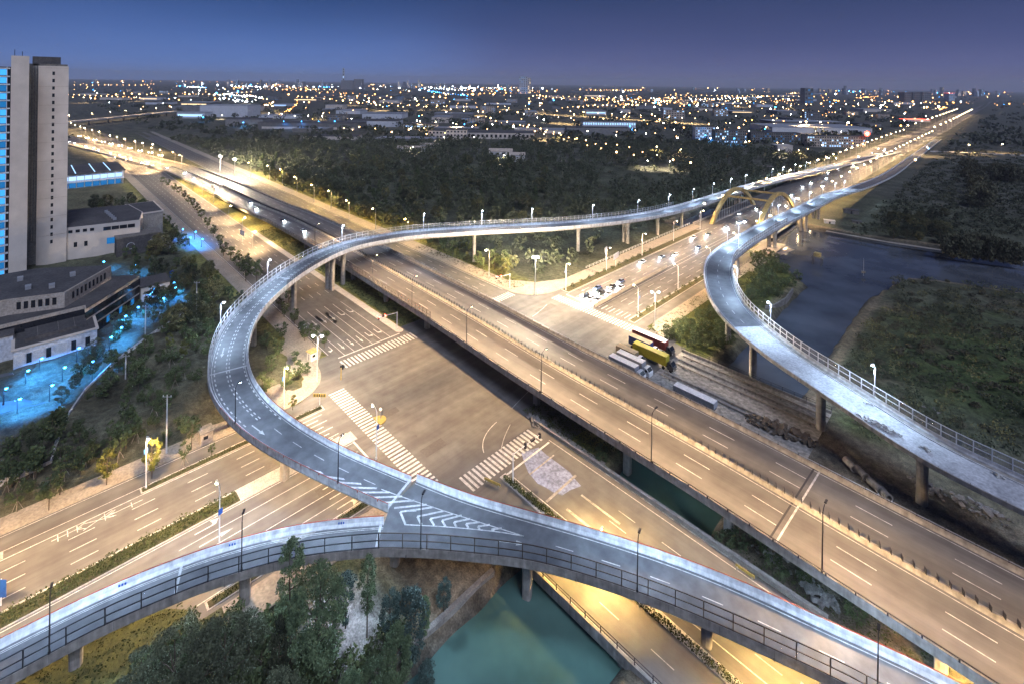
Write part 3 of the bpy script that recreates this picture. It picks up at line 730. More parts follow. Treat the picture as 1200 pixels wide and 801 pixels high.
SIDE = path_w([(-90, 850, 4.6, 6.3), (-40, 822, 5, 6.3), (10, 796, 5.5, 6.2), (55, 771, 5.9, 6.1), (97, 748, 6.2, 6), (140, 727, 6.6, 6), (179, 711, 6.9, 5.9), (232, 688, 7.3, 5.8), (271, 676, 7.6, 5.7), (307, 665, 7.8, 5.6), (340, 657, 8, 5.6), (372, 652, 8, 5.5), (404, 648, 8, 5.4), (444, 645, 8, 5.3)], 2.5, 3)
lp = empty('loop_ramp', 'pale two lane ramp looping over the expressway and down over the junction', 'ramp', (*G(300, 540, 0), 0))
girder(LOOP, 1.9).build('deck', 'concrete', lp)
mb = MB(); LOOP.ribbon(mb, .1, 0, .1, 1, .02); mb.build('road_surface', 'ramp_asphalt', lp)
parapet(LOOP, 0, 1.05).build('parapet', 'concrete_white', lp); parapet(LOOP, 1, 1.05).build('parapet', 'concrete_white', lp)
girder(TRUNK, 1.9).build('merged_deck', 'concrete', lp)
mb = MB(); TRUNK.ribbon(mb, .1, 0, .1, 1, .02)
nose = [TRUNK.at(0, .1, 0, 1), LOOP.at(LOOP.n-1, .1), SIDE.at(SIDE.n-1, .1, 0, 1), TRUNK.at(0, .1)]
mb.poly([(p.x, p.y, 8.022) for p in nose]); mb.build('merged_road_surface', 'ramp_asphalt', lp)
mb = MB(); mb.prism([(p.x, p.y) for p in nose], 6.6, 7.99); mb.build('nose_slab', 'concrete', lp)
parapet(TRUNK, 0, .75).build('parapet', 'concrete', lp); parapet(TRUNK, 1, 1.3).build('parapet', 'concrete_white', lp)
def panel_joints(P, root, sides=(0, 1), top=1.0, step=3):
    mb = MB()
    for i in range(2, P.n-1, step):
        for s in sides:
            p = P.at(i, -.36, 0, s); t = P.T[i]; mb.box(p.x, p.y, p.z+(top-.5)/2, .05, .06, top+.4, math.atan2(t.y, t.x))
            if (i//step) % 4 == 0: q = P.at(i, -.42, 0, s); mb.box(q.x, q.y, q.z-.55, .14, .14, .5)
    o = mb.build('panel_joints', 'concrete_dark', root); o['kind'] = 'stuff'
panel_joints(LOOP, lp); panel_joints(TRUNK, lp, (0,), .75); panel_joints(TRUNK, lp, (1,), 1.3)
def redrail(P, side, i0, i1, root, z=1.06):
    mb = MB(); P.sweep(mb, [(side, -.34, z), (side, -.34, z+.09), (side, -.24, z+.09), (side, -.24, z)], i0, i1)
    for i in range(i0, i1, 2):
        p = P.at(i, -.4, z-.1, side); mb.box(p.x, p.y, p.z, .16, .16, .3)
    mb.build('red_edge_rail', 'red_rail', root)
redrail(TRUNK, 1, 0, TRUNK.n-1, lp, 1.31)
redrail(LOOP, 0, LOOP.near_px(262, 484), LOOP.n-1, lp); redrail(LOOP, 1, LOOP.near_px(310, 462, 1), LOOP.n-1, lp)
mb = MB()
i_s = LOOP.near_px(340, 318); i_e = LOOP.near_px(300, 517)
LOOP.dashes(mb, 1.25, 0, .28, .035, 1.0, 1.1, LOOP.D[LOOP.near_px(400, 288)], LOOP.D[LOOP.near_px(285, 508)])
for u in (4.1, 4.75): LOOP.dashes(mb, u, 0, .28, .035, 1.0, 1.1, LOOP.D[LOOP.near_px(400, 288)], LOOP.D[LOOP.near_px(285, 508)])
LOOP.dashes(mb, .95, 1, .28, .035, 1.0, 1.1, LOOP.D[LOOP.near_px(350, 310)], LOOP.D[LOOP.near_px(300, 520)])
LOOP.dashes(mb, 3.6, 1, .16, .035, 3, 4, LOOP.D[LOOP.near_px(300, 520)])
LOOP.ribbon(mb, .55, 0, .67, 0, .035); LOOP.ribbon(mb, .55, 1, .67, 1, .035)
LOOP.dashes(mb, 4.5, 0, .16, .035, 4, 6, 0, LOOP.D[LOOP.near_px(400, 288)])
def onP(px, py, z): return G3(px, py, z)
def line_px(mb, pts, w, zf):
    P = [G3(a, b_, zf(a)) for a, b_ in pts]; P = uniform(catmull(P, 1.5), 1.5)
    for a, c in zip(P, P[1:]):
        d = (c-a); d.z = 0; d.normalize(); q = Vector((-d.y, d.x, 0))*w/2
        mb.quad(a-q, c-q, c+q, a+q)
zb = lambda x: float(np.interp(x, [250, 290, 308, 326, 357, 394, 420, 640, 750, 900, 1100], [10.9, 9.6, 9.2, 8.9, 8.5, 8.12, 8, 8, 7.7, 7.2, 6.6]))+.05
line_px(mb, [(322, 529), (365, 546), (420, 563), (470, 581), (530, 601), (614, 627.5)], .2, zb)
line_px(mb, [(474, 614), (522, 616.5), (580, 622), (614, 627.5)], .2, zb)
line_px(mb, [(488, 598), (470, 598.5)], .2, zb)
for k in range(11):   # hatching along the outside of the ramp
    t = k/10; x1, y1 = np.interp(t, [0, .3, 1], [350, 398, 500]), np.interp(t, [0, .3, 1], [541, 557, 590.5])
    x0 = np.interp(t, [0, .3, 1], [322, 360, 460]); y0 = np.interp(x0, [322, 360, 395, 420, 460], [534.5, 551.5, 568.5, 579, 596])
    line_px(mb, [(x0+2, y0-1.5), (x1, y1)], .42, zb)
for k, (ax, ay, bx, by, ex_, ey) in enumerate([(469, 599, 475, 613.5, 508, 593.5), (489, 604.5, 494, 614, 520, 598), (504, 607, 509, 615, 531, 601.5), (518, 609, 522, 616, 541, 603), (532, 611, 535, 617, 551, 607), (546, 613, 549, 618, 562, 611), (560, 616, 562, 619.5, 574, 614), (576, 619.5, 579, 621.5, 588, 618)]):
    line_px(mb, [(ax, ay), (bx, by)], .4, zb); line_px(mb, [(ax, ay), (ex_, ey)], .4, zb)
TRUNK.ribbon(mb, .62, 1, .78, 1, .035); TRUNK.ribbon(mb, .55, 0, .67, 0, .035)
TRUNK.dashes(mb, 3.9, 1, .16, .035, 3.2, 5, TRUNK.D[TRUNK.near_px(650, 640)])
for px, py in ((640, 625), (840, 719)): pass
# straight arrows on the lanes
def arrow_on(mb, P, i, u, side=0, rev=False, ln=5):
    c = P.at(i, u, .036, side); t = P.T[i]*(-1 if rev else 1); n = Vector((-t.y, t.x, 0)); sl_ = (P.L[min(i+1, P.n-1)].z-P.L[i-1].z)/max(.1, (P.L[min(i+1, P.n-1)]-P.L[i-1]).length)*(-1 if rev else 1)
    T = lambda a, b_: c+t*a+n*b_+Vector((0, 0, a*sl_))
    mb.quad(T(-ln/2, -.14), T(ln*.15, -.14), T(ln*.15, .14), T(-ln/2, .14)); mb.poly([T(ln*.15, -.5), T(ln/2, 0), T(ln*.15, .5)])
arrow_on(mb, LOOP, LOOP.near_px(258, 412, 0, 2.6), 2.6); arrow_on(mb, LOOP, LOOP.near_px(302, 503, 0, 2.4), 2.4)
arrow_on(mb, TRUNK, TRUNK.near_px(606, 627, 1, 5.5), 5.6, 1)
mb.build('lane_marking', 'paint', lp)
for q in ((330, 330, 0), (245, 436, 0), ):
    joint(LOOP, LOOP.D[LOOP.near_px(q[0], q[1])], lp, .55)
joint(LOOP, LOOP.D[-1]-.6, lp, .5)
spots = []
for px, py in ((413, 346), (561, 317), (689, 301), (744, 289)):
    x, y = G(px, py); i = LOOP.near(x, y); p = (LOOP.L[i]+LOOP.R[i])/2; spots.append((p.x, p.y, 0, pang(LOOP, x, y), px in (413, 744)))
for (x, y) in ((1.6, -55.8), (-46, -40), (-66, -42), (-79, -20), (-85, 5), (-24, -52), (-24, 175), (-17, 205), (-14, 300)):
    i = LOOP.near(x, y); p = (LOOP.L[i]+LOOP.R[i])/2; spots.append((p.x, p.y, 0, pang(LOOP, x, y)))
pier_cols(lp, spots, 'concrete', zsoff(LOOP))
spots = []
for (x, y) in ((39.3, -50.9), (60.5, -36.7), (84.1, -19.3), (110, -8), (138, -4), (168, -2)):
    i = TRUNK.near(x, y); p = (TRUNK.L[i]+TRUNK.R[i])/2; spots.append((p.x, p.y, -1 if 50 < x < 77 else 0, pang(TRUNK, x, y), x < 50))
pier_cols(lp, spots, 'concrete', zsoff(TRUNK)); adopt(lp)
sd = empty('side_ramp', 'narrow single lane ramp curving in from the lower corner to join the loop ramp', 'ramp', (*G(300, 710, 0), 0))
girder(SIDE, 1.8).build('deck', 'concrete', sd); panel_joints(SIDE, sd, (0,), .75); panel_joints(SIDE, sd, (1,), 1.3)
mb = MB(); SIDE.ribbon(mb, .1, 0, .1, 1, .02); mb.build('road_surface', 'ramp_asphalt', sd)
parapet(SIDE, 0, .75).build('parapet', 'concrete', sd); parapet(SIDE, 1, 1.3).build('parapet', 'concrete_white', sd); redrail(SIDE, 1, 0, SIDE.n-1, sd, 1.31)
mb = MB(); SIDE.ribbon(mb, .55, 0, .68, 0, .035); SIDE.ribbon(mb, .62, 1, .76, 1, .035); SIDE.ribbon(mb, .95, 1, 1.05, 1, .035); mb.build('lane_marking', 'paint', sd)
joint(SIDE, SIDE.D[-1]-.8, sd, .5); joint(SIDE, 28, sd, .4)
for px, py in ((143, 682), (395, 612), (275, 633)):   # small blue reflective chevron plates on the white parapet
    i = SIDE.near_px(px, py, 1); p = SIDE.at(i, -.02, .85, 1); t = SIDE.T[i]; n_ = SIDE.N[i]; mb = MB()
    for k in (-1, 0, 1):
        q = p+t*k*.42-n_*.06; mb.box(q.x, q.y, q.z, .22, .1, .34, math.atan2(t.y, t.x))
    mb.build('blue_marker_plate', 'panel_blue', sd)
spots = []
for (x, y) in ((26.8, -69.5), (14, -90)):
    i = SIDE.near(x, y); p = (SIDE.L[i]+SIDE.R[i])/2; spots.append((p.x, p.y, 0, pang(SIDE, x, y)))
pier_cols(sd, spots, 'concrete', zsoff(SIDE, 1.8)); adopt(sd)
# ---- unfinished ramp
RAW = path_w([(1096, 163.5, .4, 8), (1066, 184, 1.2, 8.5), (1036, 204, 3, 9), (1000, 219, 6, 9), (967, 228.5, 9, 9), (942, 240, 10.8, 9), (917, 252, 12, 9), (892, 263, 12.8, 9), (867, 277, 13.2, 9.2), (842, 292, 13.2, 9.6), (830, 303, 13.2, 10), (826, 314, 13.2, 10.3), (826, 327, 13.2, 10.4), (831, 347, 13.2, 10.6), (842, 366, 13.2, 10.8), (862, 386, 13.2, 10.6), (900, 418, 13.2, 10.2), (942, 446, 13.1, 10), (997, 483, 13, 10), (1057, 524, 12.9, 10), (1125, 562, 12.7, 10), (1200, 598, 12.5, 10), (1300, 650, 12.3, 10)], 2.5, 6, 110)
rw = empty('unfinished_ramp', 'unfinished ramp with bare pale dusty deck curving over the green canal', 'ramp', (*G(941, 507, 0), 0))
girder(RAW, 2.0).build('deck', 'concrete', rw); panel_joints(RAW, rw, (0,), .3); panel_joints(RAW, rw, (1,), .9)
ir = RAW.near_px(868, 390, 0, 5)
mb = MB(); RAW.ribbon(mb, .1, 0, .1, 1, .02, 0, ir); mb.build('road_surface', 'ramp_asphalt', rw)
mb = MB(); RAW.ribbon(mb, .1, 0, 1.6, 1, .02, ir, RAW.n-1); mb.build('bare_deck_surface', 'raw_deck', rw)
mb = MB(); RAW.ribbon(mb, 1.6, 1, .1, 1, .02, ir, RAW.n-1); mb.build('unpaved_edge_strip', 'concrete', rw)
mb = MB(); RAW.sweep(mb, [(1, 1.5, .02), (1, 1.5, .2), (1, 1.8, .2), (1, 1.8, .02)], ir, RAW.n-1); mb.build('kerb', 'concrete_white', rw)
ic = RAW.near_px(842, 366)
parapet(RAW, 0, 1.0, i0=0, i1=ic).build('parapet', 'concrete_white', rw); parapet(RAW, 1, .9, i0=0, i1=RAW.n-1).build('parapet', 'concrete_white', rw)
mb = MB(); RAW.sweep(mb, [(0, -.36, -.5), (0, -.36, .28), (0, -.05, .28), (0, -.05, -.5)], ic, RAW.n-1); mb.build('low_kerb', 'concrete', rw)
mb = MB()
for i in range(ic+2, RAW.n-1, 2):
    p = RAW.at(i, -.25, .28); mb.box(p.x, p.y, p.z+.12, .05, .05, .4)
q = mb.build('starter_bars', 'brown_steel', rw); q['kind'] = 'stuff'
mb = MB(); RAW.dashes(mb, 5, 0, .16, .035, 2.5, 4, 0, RAW.D[ir]); RAW.ribbon(mb, .55, 0, .68, 0, .035, 0, ir); RAW.ribbon(mb, .55, 1, .68, 1, .035, 0, ir); mb.build('lane_marking', 'paint', rw)
joint(RAW, RAW.D[ir], rw, .3); joint(RAW, RAW.D[RAW.near_px(858, 287)], rw, .5)
spots = []
for (x, y, g) in ((80.6, 49.3, 0), (105.5, 42, 0), (60.7, 66, -3), (47.3, 82, 0), (31, 112, 0), (28, 150, 0), (27.5, 204, -2), (33, 262, -3), (37, 292, 0), (132, 31, 0), (160, 22, 0), (190, 14, 0)):
    i = RAW.near(x, y); p = (RAW.L[i]+RAW.R[i])/2; big = y > 190
    spots.append((p.x, p.y, g, pang(RAW, x, y), big))
pier_cols(rw, spots, 'concrete', zsoff(RAW, 2.0), r=.95); adopt(rw)
# ---- fences on the ramps
i0, i1 = LOOP.near_px(430, 280), LOOP.near_px(243, 442)
fence('safety_fence', 'tall grey framed fence along the outer rim of the loop ramp bend', LOOP, 0, i0, i1, 2.6, 2.6, -.2, 'galv_white', 'fence_clear', 'galv_white', 1.05, .11)
i2 = LOOP.near_px(789, 243)
fence('safety_fence', 'grey framed fence on the far rim of the ramp above the forest side', LOOP, 0, i2, i0, 2.4, 2.6, -.2, 'steel', 'fence_clear', 'steel', 1.05, .1)
i3, i4 = LOOP.near_px(640, 273, 1), LOOP.near_px(333, 336, 1)
fence('screen_fence', 'low dark slatted screen on the inner rim of the ramp over the expressway', LOOP, 1, i3, i4, 1.3, 1.3, -.2, 'dark_steel', 'fence_smoke', 'dark_steel', 1.05, .08)
fence('safety_fence', 'dark post fence with two rails on the near rim of the side ramp', SIDE, 0, SIDE.near_px(-30, 815), SIDE.n-1, 2.7, 4.5, -.22, 'dark_steel', 'fence_smoke', 'dark_steel', .75, .13)
fence('safety_fence', 'dark post fence with two rails on the near rim of the merged ramp', TRUNK, 0, 0, TRUNK.n-1, 2.7, 4.3, -.22, 'brown_steel', 'fence_smoke', 'brown_steel', .75, .13)
fence('safety_fence', 'white post fence with dusty panels along the unfinished ramp', RAW, 1, RAW.near_px(922, 262, 1), RAW.n-1, 2.7, 3.1, -.2, 'galv_white', 'fence_dusty', 'galv_white', .9, .14)
# ---- left far flyover
FLY = path_w([(-60, 158, 9, 16), (40, 148, 9, 16), (80, 143.5, 9, 16), (130, 139, 9, 16), (170, 134.5, 9, 16), (215, 130.5, 9, 16)], 12, 3)
fl = empty('distant_flyover', 'brightly lit distant flyover running behind the tall tower', 'flyover', (*G(130, 146, 0), 0))
girder(FLY, 2.2).build('deck', 'concrete_white', fl); mb = MB(); FLY.ribbon(mb, .1, 0, .1, 1, .04); mb.build('road_surface', 'asphalt', fl)
parapet(FLY, 0, 1.1).build('parapet', 'concrete_white', fl); parapet(FLY, 1, 1.1).build('parapet', 'concrete_white', fl)
pier_cols(fl, [((FLY.L[i].x+FLY.R[i].x)/2, (FLY.L[i].y+FLY.R[i].y)/2, 0, 0) for i in range(2, FLY.n, 4)], 'concrete', zsoff(FLY), r=1.6); adopt(fl)
# ---- arch bridge
ab = empty('arch_bridge', 'golden lamp lit twin arch bridge carrying the crossroad over the river', 'bridge', (-5, 262, 0))
def add(mb, name, m): 
    o = mb.build(name, m, ab); o.matrix_parent_inverse = Matrix.Translation(-Vector(ab.location)); return o
mb = MB(); mb.prism([(-27, 214), (17.5, 214), (17.5, 312), (-27, 312)], -1.2, -.005); add(mb, 'deck', 'concrete')
def arch(X, Y0, Y1, H, n=28):
    mb = MB(); rings = []
    for k in range(n+1):
        t = k/n; y = Y0+(Y1-Y0)*t; z = 4*H*t*(1-t)-.6*(1-4*t*(1-t)); dy = (Y1-Y0); dz = 4*H*(1-2*t); l = math.hypot(dy, dz); ny, nz_ = -dz/l, dy/l; hh = 1.35-.3*math.sin(math.pi*t)
        rings.append([(X-1, y-ny*hh, z-nz_*hh), (X+1, y-ny*hh, z-nz_*hh), (X+1, y+ny*hh, z+nz_*hh), (X-1, y+ny*hh, z+nz_*hh)])
    mb.loft(rings); return mb
ARCH = [(-18.4, 224, 301), (7.6, 230, 307)]
for X, a, b_ in ARCH:
    add(arch(X, a, b_, 17.4), 'arch_rib', 'lamplit_brown')
    for k in range(2, 17):
        t = k/18; z = 4*17.4*t*(1-t); mb = MB(); mb.tube([(X, a+(b_-a)*t, .3), (X, a+(b_-a)*t, z)], .13, 5); add(mb, 'hanger', 'steel')
    mb = MB(); mb.box(X, (a+b_)/2, .45, 1.3, b_-a-4, .9); add(mb, 'tie_beam', 'concrete')
for t in (.32, .66):
    z = 4*17.4*t*(1-t)-.3; mb = MB(); y0, y1 = ARCH[0][1]+77*t, ARCH[1][1]+77*t
    mb.loft([[(X, y-.55, z-.6), (X, y+.55, z-.6), (X, y+.55, z+.6), (X, y-.55, z+.6)] for X, y in ((-18.4, y0), (7.6, y1))]); add(mb, 'cross_beam', 'lamplit_brown')
for X in (-26.6, 17.1):
    mb = MB(); mb.box(X, 263, .55, .3, 97, 1.1); add(mb, 'railing', 'concrete')
for Y in (226, 263, 300):
    mb = MB(); mb.box(-5, Y, -3.6, 42, 2.2, 4.8); add(mb, 'pier', 'concrete_dark')
# ---- canal bridges for the frontage road and the lot
def slab_bridge(label, x0, x1, y0, y1, rail_sides):
    b = empty('canal_bridge', label, 'bridge', ((x0+x1)/2, (y0+y1)/2, 0)); iv = Matrix.Translation(-Vector(b.location))
    def ad(mb, n, m):
        o = mb.build(n, m, b); o.matrix_parent_inverse = iv
    mb = MB(); mb.prism([(x0, y0), (x1, y0), (x1, y1), (x0, y1)], -1.1, .018); ad(mb, 'deck', 'concrete')
    for y in rail_sides:
        mb = MB(); mb.box((x0+x1)/2, y, .05, x1-x0, .5, 1.5); ad(mb, 'kerb_beam', 'concrete')
        k = int((x1-x0)/3)
        for j in range(k+1):
            mb = MB(); mb.box(x0+(x1-x0)*j/k, y, 1.35, .12, .12, 1.2); ad(mb, 'post', 'dark_steel')
        for z in (1.35, 1.92):
            mb = MB(); mb.box((x0+x1)/2, y, z, x1-x0, .08, .08); ad(mb, 'rail', 'dark_steel')
    for x in (x0+9, x1-9):
        mb = MB(); mb.box(x, (y0+y1)/2, -2.8, 1.2, y1-y0-1, 3.2); ad(mb, 'pier', 'concrete_dark')
slab_bridge('low road bridge over the canal with dark railing beneath the merged ramp', 46, 84, -29, 1, (-28.8,))
slab_bridge('low bridge over the green canal beside the parked trucks, with pipes on it', 40, 84, 36, 64, (63.7,))
wl = empty('canal_wall', 'low tan parapet wall between the frontage road and the olive canal', 'wall', (50, .9, 0))
mb = MB(); mb.box(13, 0, .35, 68, .55, 1.1); mb.build('wall_body', 'stone_wall', wl)
mb = MB(); mb.box(13, 0, .97, 68, .7, .14); mb.build('coping', 'concrete', wl)
for (x, label) in ((50.8, 'rough stone canal bank wall below the near trees'),):
    mb = MB(); mb.box(x, -75, -1.3, .9, 82, 3.2); tag(mb.build('bank_wall', 'stone_wall'), label, 'wall')
# ------------------------------------------------------------------ street lamps
GAIN = 1.3
class Kind:
    def __init__(s, make): s.make = make; s.root = None
    def put(s, loc, rz, label, group=None, sc=None):
        if s.root is None:
            s.root = s.make(); s.root.location = loc; s.root.rotation_euler = (0, 0, rz); s.root['label'] = label
            if group: s.root['group'] = group
            if sc: s.root.scale = (sc, sc, sc) if not isinstance(sc, tuple) else sc
            KIDS[s.root.name] = [(c, list(c.children)) for c in s.root.children]
            return s.root
        return dup(s.root, loc, rz, label, group, sc or 1)
def light(name, parent, z, x, watt, color, rad=.35, spot=None, bat=True):
    l = bpy.data.lights.new(name, 'SPOT' if spot else 'POINT'); l.energy = watt*GAIN; l.color = color; l.shadow_soft_size = rad
    if spot: l.spot_size = R(spot); l.spot_blend = .6
    if bat: batwing(l)
    o = bpy.data.objects.new(name, l); COL.objects.link(o); o.parent = parent; o.location = (x, 0, z); return o
def batwing(l, lim=.30, p=2.1):
    """street luminaire optics: more light sideways than straight down"""
    l.use_nodes = True; N, L = l.node_tree.nodes, l.node_tree.links; e = N['Emission']
    tc = N.new('ShaderNodeTexCoord'); sp = N.new('ShaderNodeSeparateXYZ'); L.new(tc.outputs['Normal'], sp.inputs[0])
    ab = N.new('ShaderNodeMath'); ab.operation = 'ABSOLUTE'; L.new(sp.outputs['Z'], ab.inputs[0])
    mxn = N.new('ShaderNodeMath'); mxn.operation = 'MAXIMUM'; mxn.inputs[1].default_value = lim; L.new(ab.outputs[0], mxn.inputs[0])
    pw_ = N.new('ShaderNodeMath'); pw_.operation = 'POWER'; pw_.inputs[1].default_value = -p; L.new(mxn.outputs[0], pw_.inputs[0])
    ml = N.new('ShaderNodeMath'); ml.operation = 'MULTIPLY'; ml.inputs[1].default_value = .42; L.new(pw_.outputs[0], ml.inputs[0])
    L.new(ml.outputs[0], e.inputs['Strength'])
def lamp_kind(nm, hgt, arm, pole_m, head_m, watt, color, double=False, bulb=.42, panel=False, flat=False, spot=150, thick=.11):
    def make():
        t = empty(nm, 'lamp', 'street lamp')
        mb = MB(); mb.tube([(0, 0, 0), (0, 0, .5)], thick*1.8, 8); mb.tube([(0, 0, .5), (0, 0, hgt-.6)], [thick*1.15, thick*.75], 8); mb.build('pole', pole_m, t)
        for s in ((1, -1) if double else (1,)):
            mb = MB(); mb.tube([(0, 0, hgt-.9), (s*arm*.25, 0, hgt-.25), (s*arm*.6, 0, hgt+.05), (s*arm, 0, hgt+.1)], [thick*.75, thick*.65, thick*.55, thick*.5], 6); mb.build('arm', pole_m, t)
            mb = MB(); mb.box(s*(arm+.2), 0, hgt+.16, .95, .36, .16); hd = mb.build('lamp_head', 'dark_steel' if flat else pole_m, t)
            mb = MB()
            if flat: mb.box(s*(arm+.2), 0, hgt+.05, .6, .26, .06)
            else: mb.ball(s*(arm+.2), 0, hgt-.12, bulb, .75, 8, 5)
            mb.build('lens', head_m, hd)
            light('lamp_light', t, hgt-.75, s*(arm+.2), watt, color, .3, spot)
        if panel:
            mb = MB(); mb.box(-.55, 0, hgt*.66, .08, .8, 1.1, .3); mb.build('solar_panel', 'panel_blue', t)
        return t
    return Kind(make)
road_lamp = lamp_kind('street_lamp', 12, 1.8, 'galv_white', 'lamp_warm', 19000, WARM, panel=True, bulb=.3)
amber_lamp = lamp_kind('street_lamp', 10.5, 1.5, 'steel', 'lamp_amber', 16000, AMBER)
tall_lamp = lamp_kind('street_lamp', 14, 1.1, 'galv_white', 'lamp_white', 13000, WHITE, double=True, bulb=.42)
exp_lamp = lamp_kind('street_lamp', 11, 1.6, 'dark_steel', 'lamp_warm', 24000, WARM, flat=True)
ramp_lamp = lamp_kind('ramp_lamp', 8, .7, 'galv_white', 'lamp_cool', 8200, COOL, bulb=.3)
dark_ramp_lamp = lamp_kind('ramp_lamp', 9, .8, 'dark_steel', 'lamp_cool', 8000, COOL, flat=True, thick=.1)
campus_lamp = lamp_kind('garden_lamp', 4.5, .3, 'dark_steel', 'lamp_blue', 4800, BLUE, bulb=.38)
low_amber_lamp = lamp_kind('street_lamp', 7.5, 1.1, 'steel', 'lamp_amber', 24000, AMBER, bulb=.26)
far_lamp = lamp_kind('street_lamp', 12, 1.5, 'steel', 'lamp_warm', 26000, WARM, bulb=.6)
far_double = lamp_kind('street_lamp', 12, 1.6, 'steel', 'lamp_warm', 15000, WARM, double=True, bulb=.55)
def mast():
    t = empty('floodlight_mast', 'lamp', 'floodlight mast')
    mb = MB(); mb.tube([(0, 0, 0), (0, 0, 16)], [.28, .14], 10); mb.build('pole', 'galv_white', t)
    mb = MB(); mb.tube([(-1.2, 0, 16), (1.2, 0, 16)], .09, 6); mb.build('crossbar', 'galv_white', t)
    for x in (-.9, 0, .9):
        mb = MB(); mb.ball(x, -.25, 16.35, .55, .9, 8, 5); mb.build('floodlight', 'mast_flood', t)
    light('lamp_light', t, 15.4, 0, 60000, WHITE, .5); return t
# crossroad, beyond the junction
G1, G2, G3_, G4 = 'street lamps along the crossroad verges', 'lamps on the loop ramp', 'lamps on the unfinished ramp', 'lamps along the expressway edge'
for k, y in enumerate((73, 104, 137, 172, 207)):
    road_lamp.put((-18.3, y, .2), 0, f'{ORD[k]} warm street lamp from the junction on the forest side verge of the crossroad', G1)
for k, y in enumerate((74, 107, 140, 174, 208)):
    road_lamp.put((16.9, y, .2), math.pi, f'{ORD[k]} warm street lamp from the parked trucks on the canal side verge of the crossroad', G1)
tall_lamp.put((26.3, 70, .15), R(45), 'tall white twin headed street lamp behind the parked trucks', G1)
tall_lamp.put((-28, -33.5, .15), R(45), 'tall white twin headed street lamp on the pavement corner inside the loop ramp', G1)
# before the junction
for k, y in enumerate((-77, -112, -146)):
    road_lamp.put((-16, y, .2), 0, f'{ORD[k]} grey street lamp from the kiosk on the verge of the approach road', G1)
road_lamp.put((-22.8, -45, .15), 0, 'curved grey street lamp with small blue panel close inside the loop ramp', G1)
for k, y in enumerate((-36, -69.5, -103)):
    road_lamp.put((11.5 if k < 2 else 0, y, .2), R(180), ('blue panelled street lamp beside the zebra crossing behind the loop ramp', 'street lamp with blue panel between the side ramp and the approach road', 'street lamp in the hedge of the approach road past the side ramp')[k], G1)
# expressway lamps on the near parapet
for k, X in enumerate((-125, -95, -65, -35, -2, 31, 63.5, 97, 131)):
    i = EXP.near(X, 8); p = EXP.at(i, -.25, .95)
    j = LOOP.near(p.x, p.y)
    if math.hypot(LOOP.L[j].x-p.x, LOOP.L[j].y-p.y) < 15: continue
    n = EXP.N[i]
    exp_lamp.put(p, math.atan2(n.y, n.x), f'{ORD[8-k]} dark street lamp from the bottom edge along the near expressway parapet', G4)
# loop ramp
for k, (px, py) in enumerate(((494, 272), (562, 266), (624, 262), (694, 257), (748, 251), (784, 243), (812, 237), (835, 229), (856, 223), (874, 217), (905, 210), (918, 206), (931, 203), (945, 200), (957, 197), (971, 194))):
    i = LOOP.near_px(px, py); p = LOOP.at(i, -.5, .9); n = LOOP.N[i]
    ramp_lamp.put(p, math.atan2(n.y, n.x), f'{ORD[k]} white ramp lamp from the expressway crossing on the forest rim of the loop ramp', G2)
for k, (px, py) in enumerate(((400, 286), (316, 331), (261, 388))):
    i = LOOP.near_px(px, py); p = LOOP.at(i, -.5, .9); n = LOOP.N[i]
    ramp_lamp.put(p, math.atan2(n.y, n.x), ('white ramp lamp standing where the loop ramp meets the expressway', 'white ramp lamp on the upper bend of the loop ramp', 'white ramp lamp on the outermost bend of the loop ramp')[k], G2)
i = LOOP.near_px(274, 497); n = LOOP.N[i]
dark_ramp_lamp.put(LOOP.at(i, -.3, .9), math.atan2(n.y, n.x), 'dark ramp lamp standing on the lower bend of the loop ramp', G2)
i = LOOP.near_px(397, 567); n = LOOP.N[i]
dark_ramp_lamp.put(LOOP.at(i, -.3, .9), math.atan2(n.y, n.x), 'dark ramp lamp beside the hatched edge of the loop ramp', G2)
for P_, px, py, lb in ((SIDE, 274, 676, 'dark ramp lamp at the fence of the side ramp'), (SIDE, 60, 769, 'dark ramp lamp at the low end of the side ramp'), (TRUNK, 496, 646, 'dark ramp lamp at the fence by the white chevron markings'), (TRUNK, 751, 696, 'dark ramp lamp in the middle of the merged ramp fence'), (TRUNK, 1030, 822, 'dark ramp lamp where the merged ramp leaves the bottom edge')):
    i = P_.near_px(px, py); n = P_.N[i]; dark_ramp_lamp.put(P_.at(i, -.2, .75), math.atan2(n.y, n.x), lb, G2)
for k, (px, py) in enumerate(((1026, 471), (905, 384), (872, 335), (859, 296))):
    i = RAW.near_px(px, py, 1); n = -RAW.N[i]
    ramp_lamp.put(RAW.at(i, -.45, .9, 0, 1) if False else RAW.at(i, -.45, .9, 1), math.atan2(n.y, n.x), f'{ORD[k]} white lamp from the bottom edge on the fence side of the unfinished ramp', G3_)
for k, (px, py) in enumerate(((855, 285), (867, 277), (891, 264), (914, 254), (933, 245), (950, 237), (965, 230), (979, 225), (990, 221))):
    i = RAW.near_px(px, py); n = RAW.N[i]
    ramp_lamp.put(RAW.at(i, -.5, .9), math.atan2(n.y, n.x), f'{ORD[k]} small white lamp from the bend on the road side of the unfinished ramp', G3_, .75)
# lower frontage road, partly beneath the ramp
for X, Y, lb in ((64, -19.3, 'amber street lamp on the planted divider just behind the merged ramp'), (98, -19.5, 'amber street lamp on the planted divider in front of the merged ramp'), (130, -19.5, 'amber street lamp on the planted divider near the bottom edge'), (118, -2, 'added unseen amber lamp between the low frontage road and the expressway')):  # last one added out of view to strengthen the amber light
    low_amber_lamp.put((X, Y, .1), R(90), lb, 'amber street lamps of the frontage roads', .85)
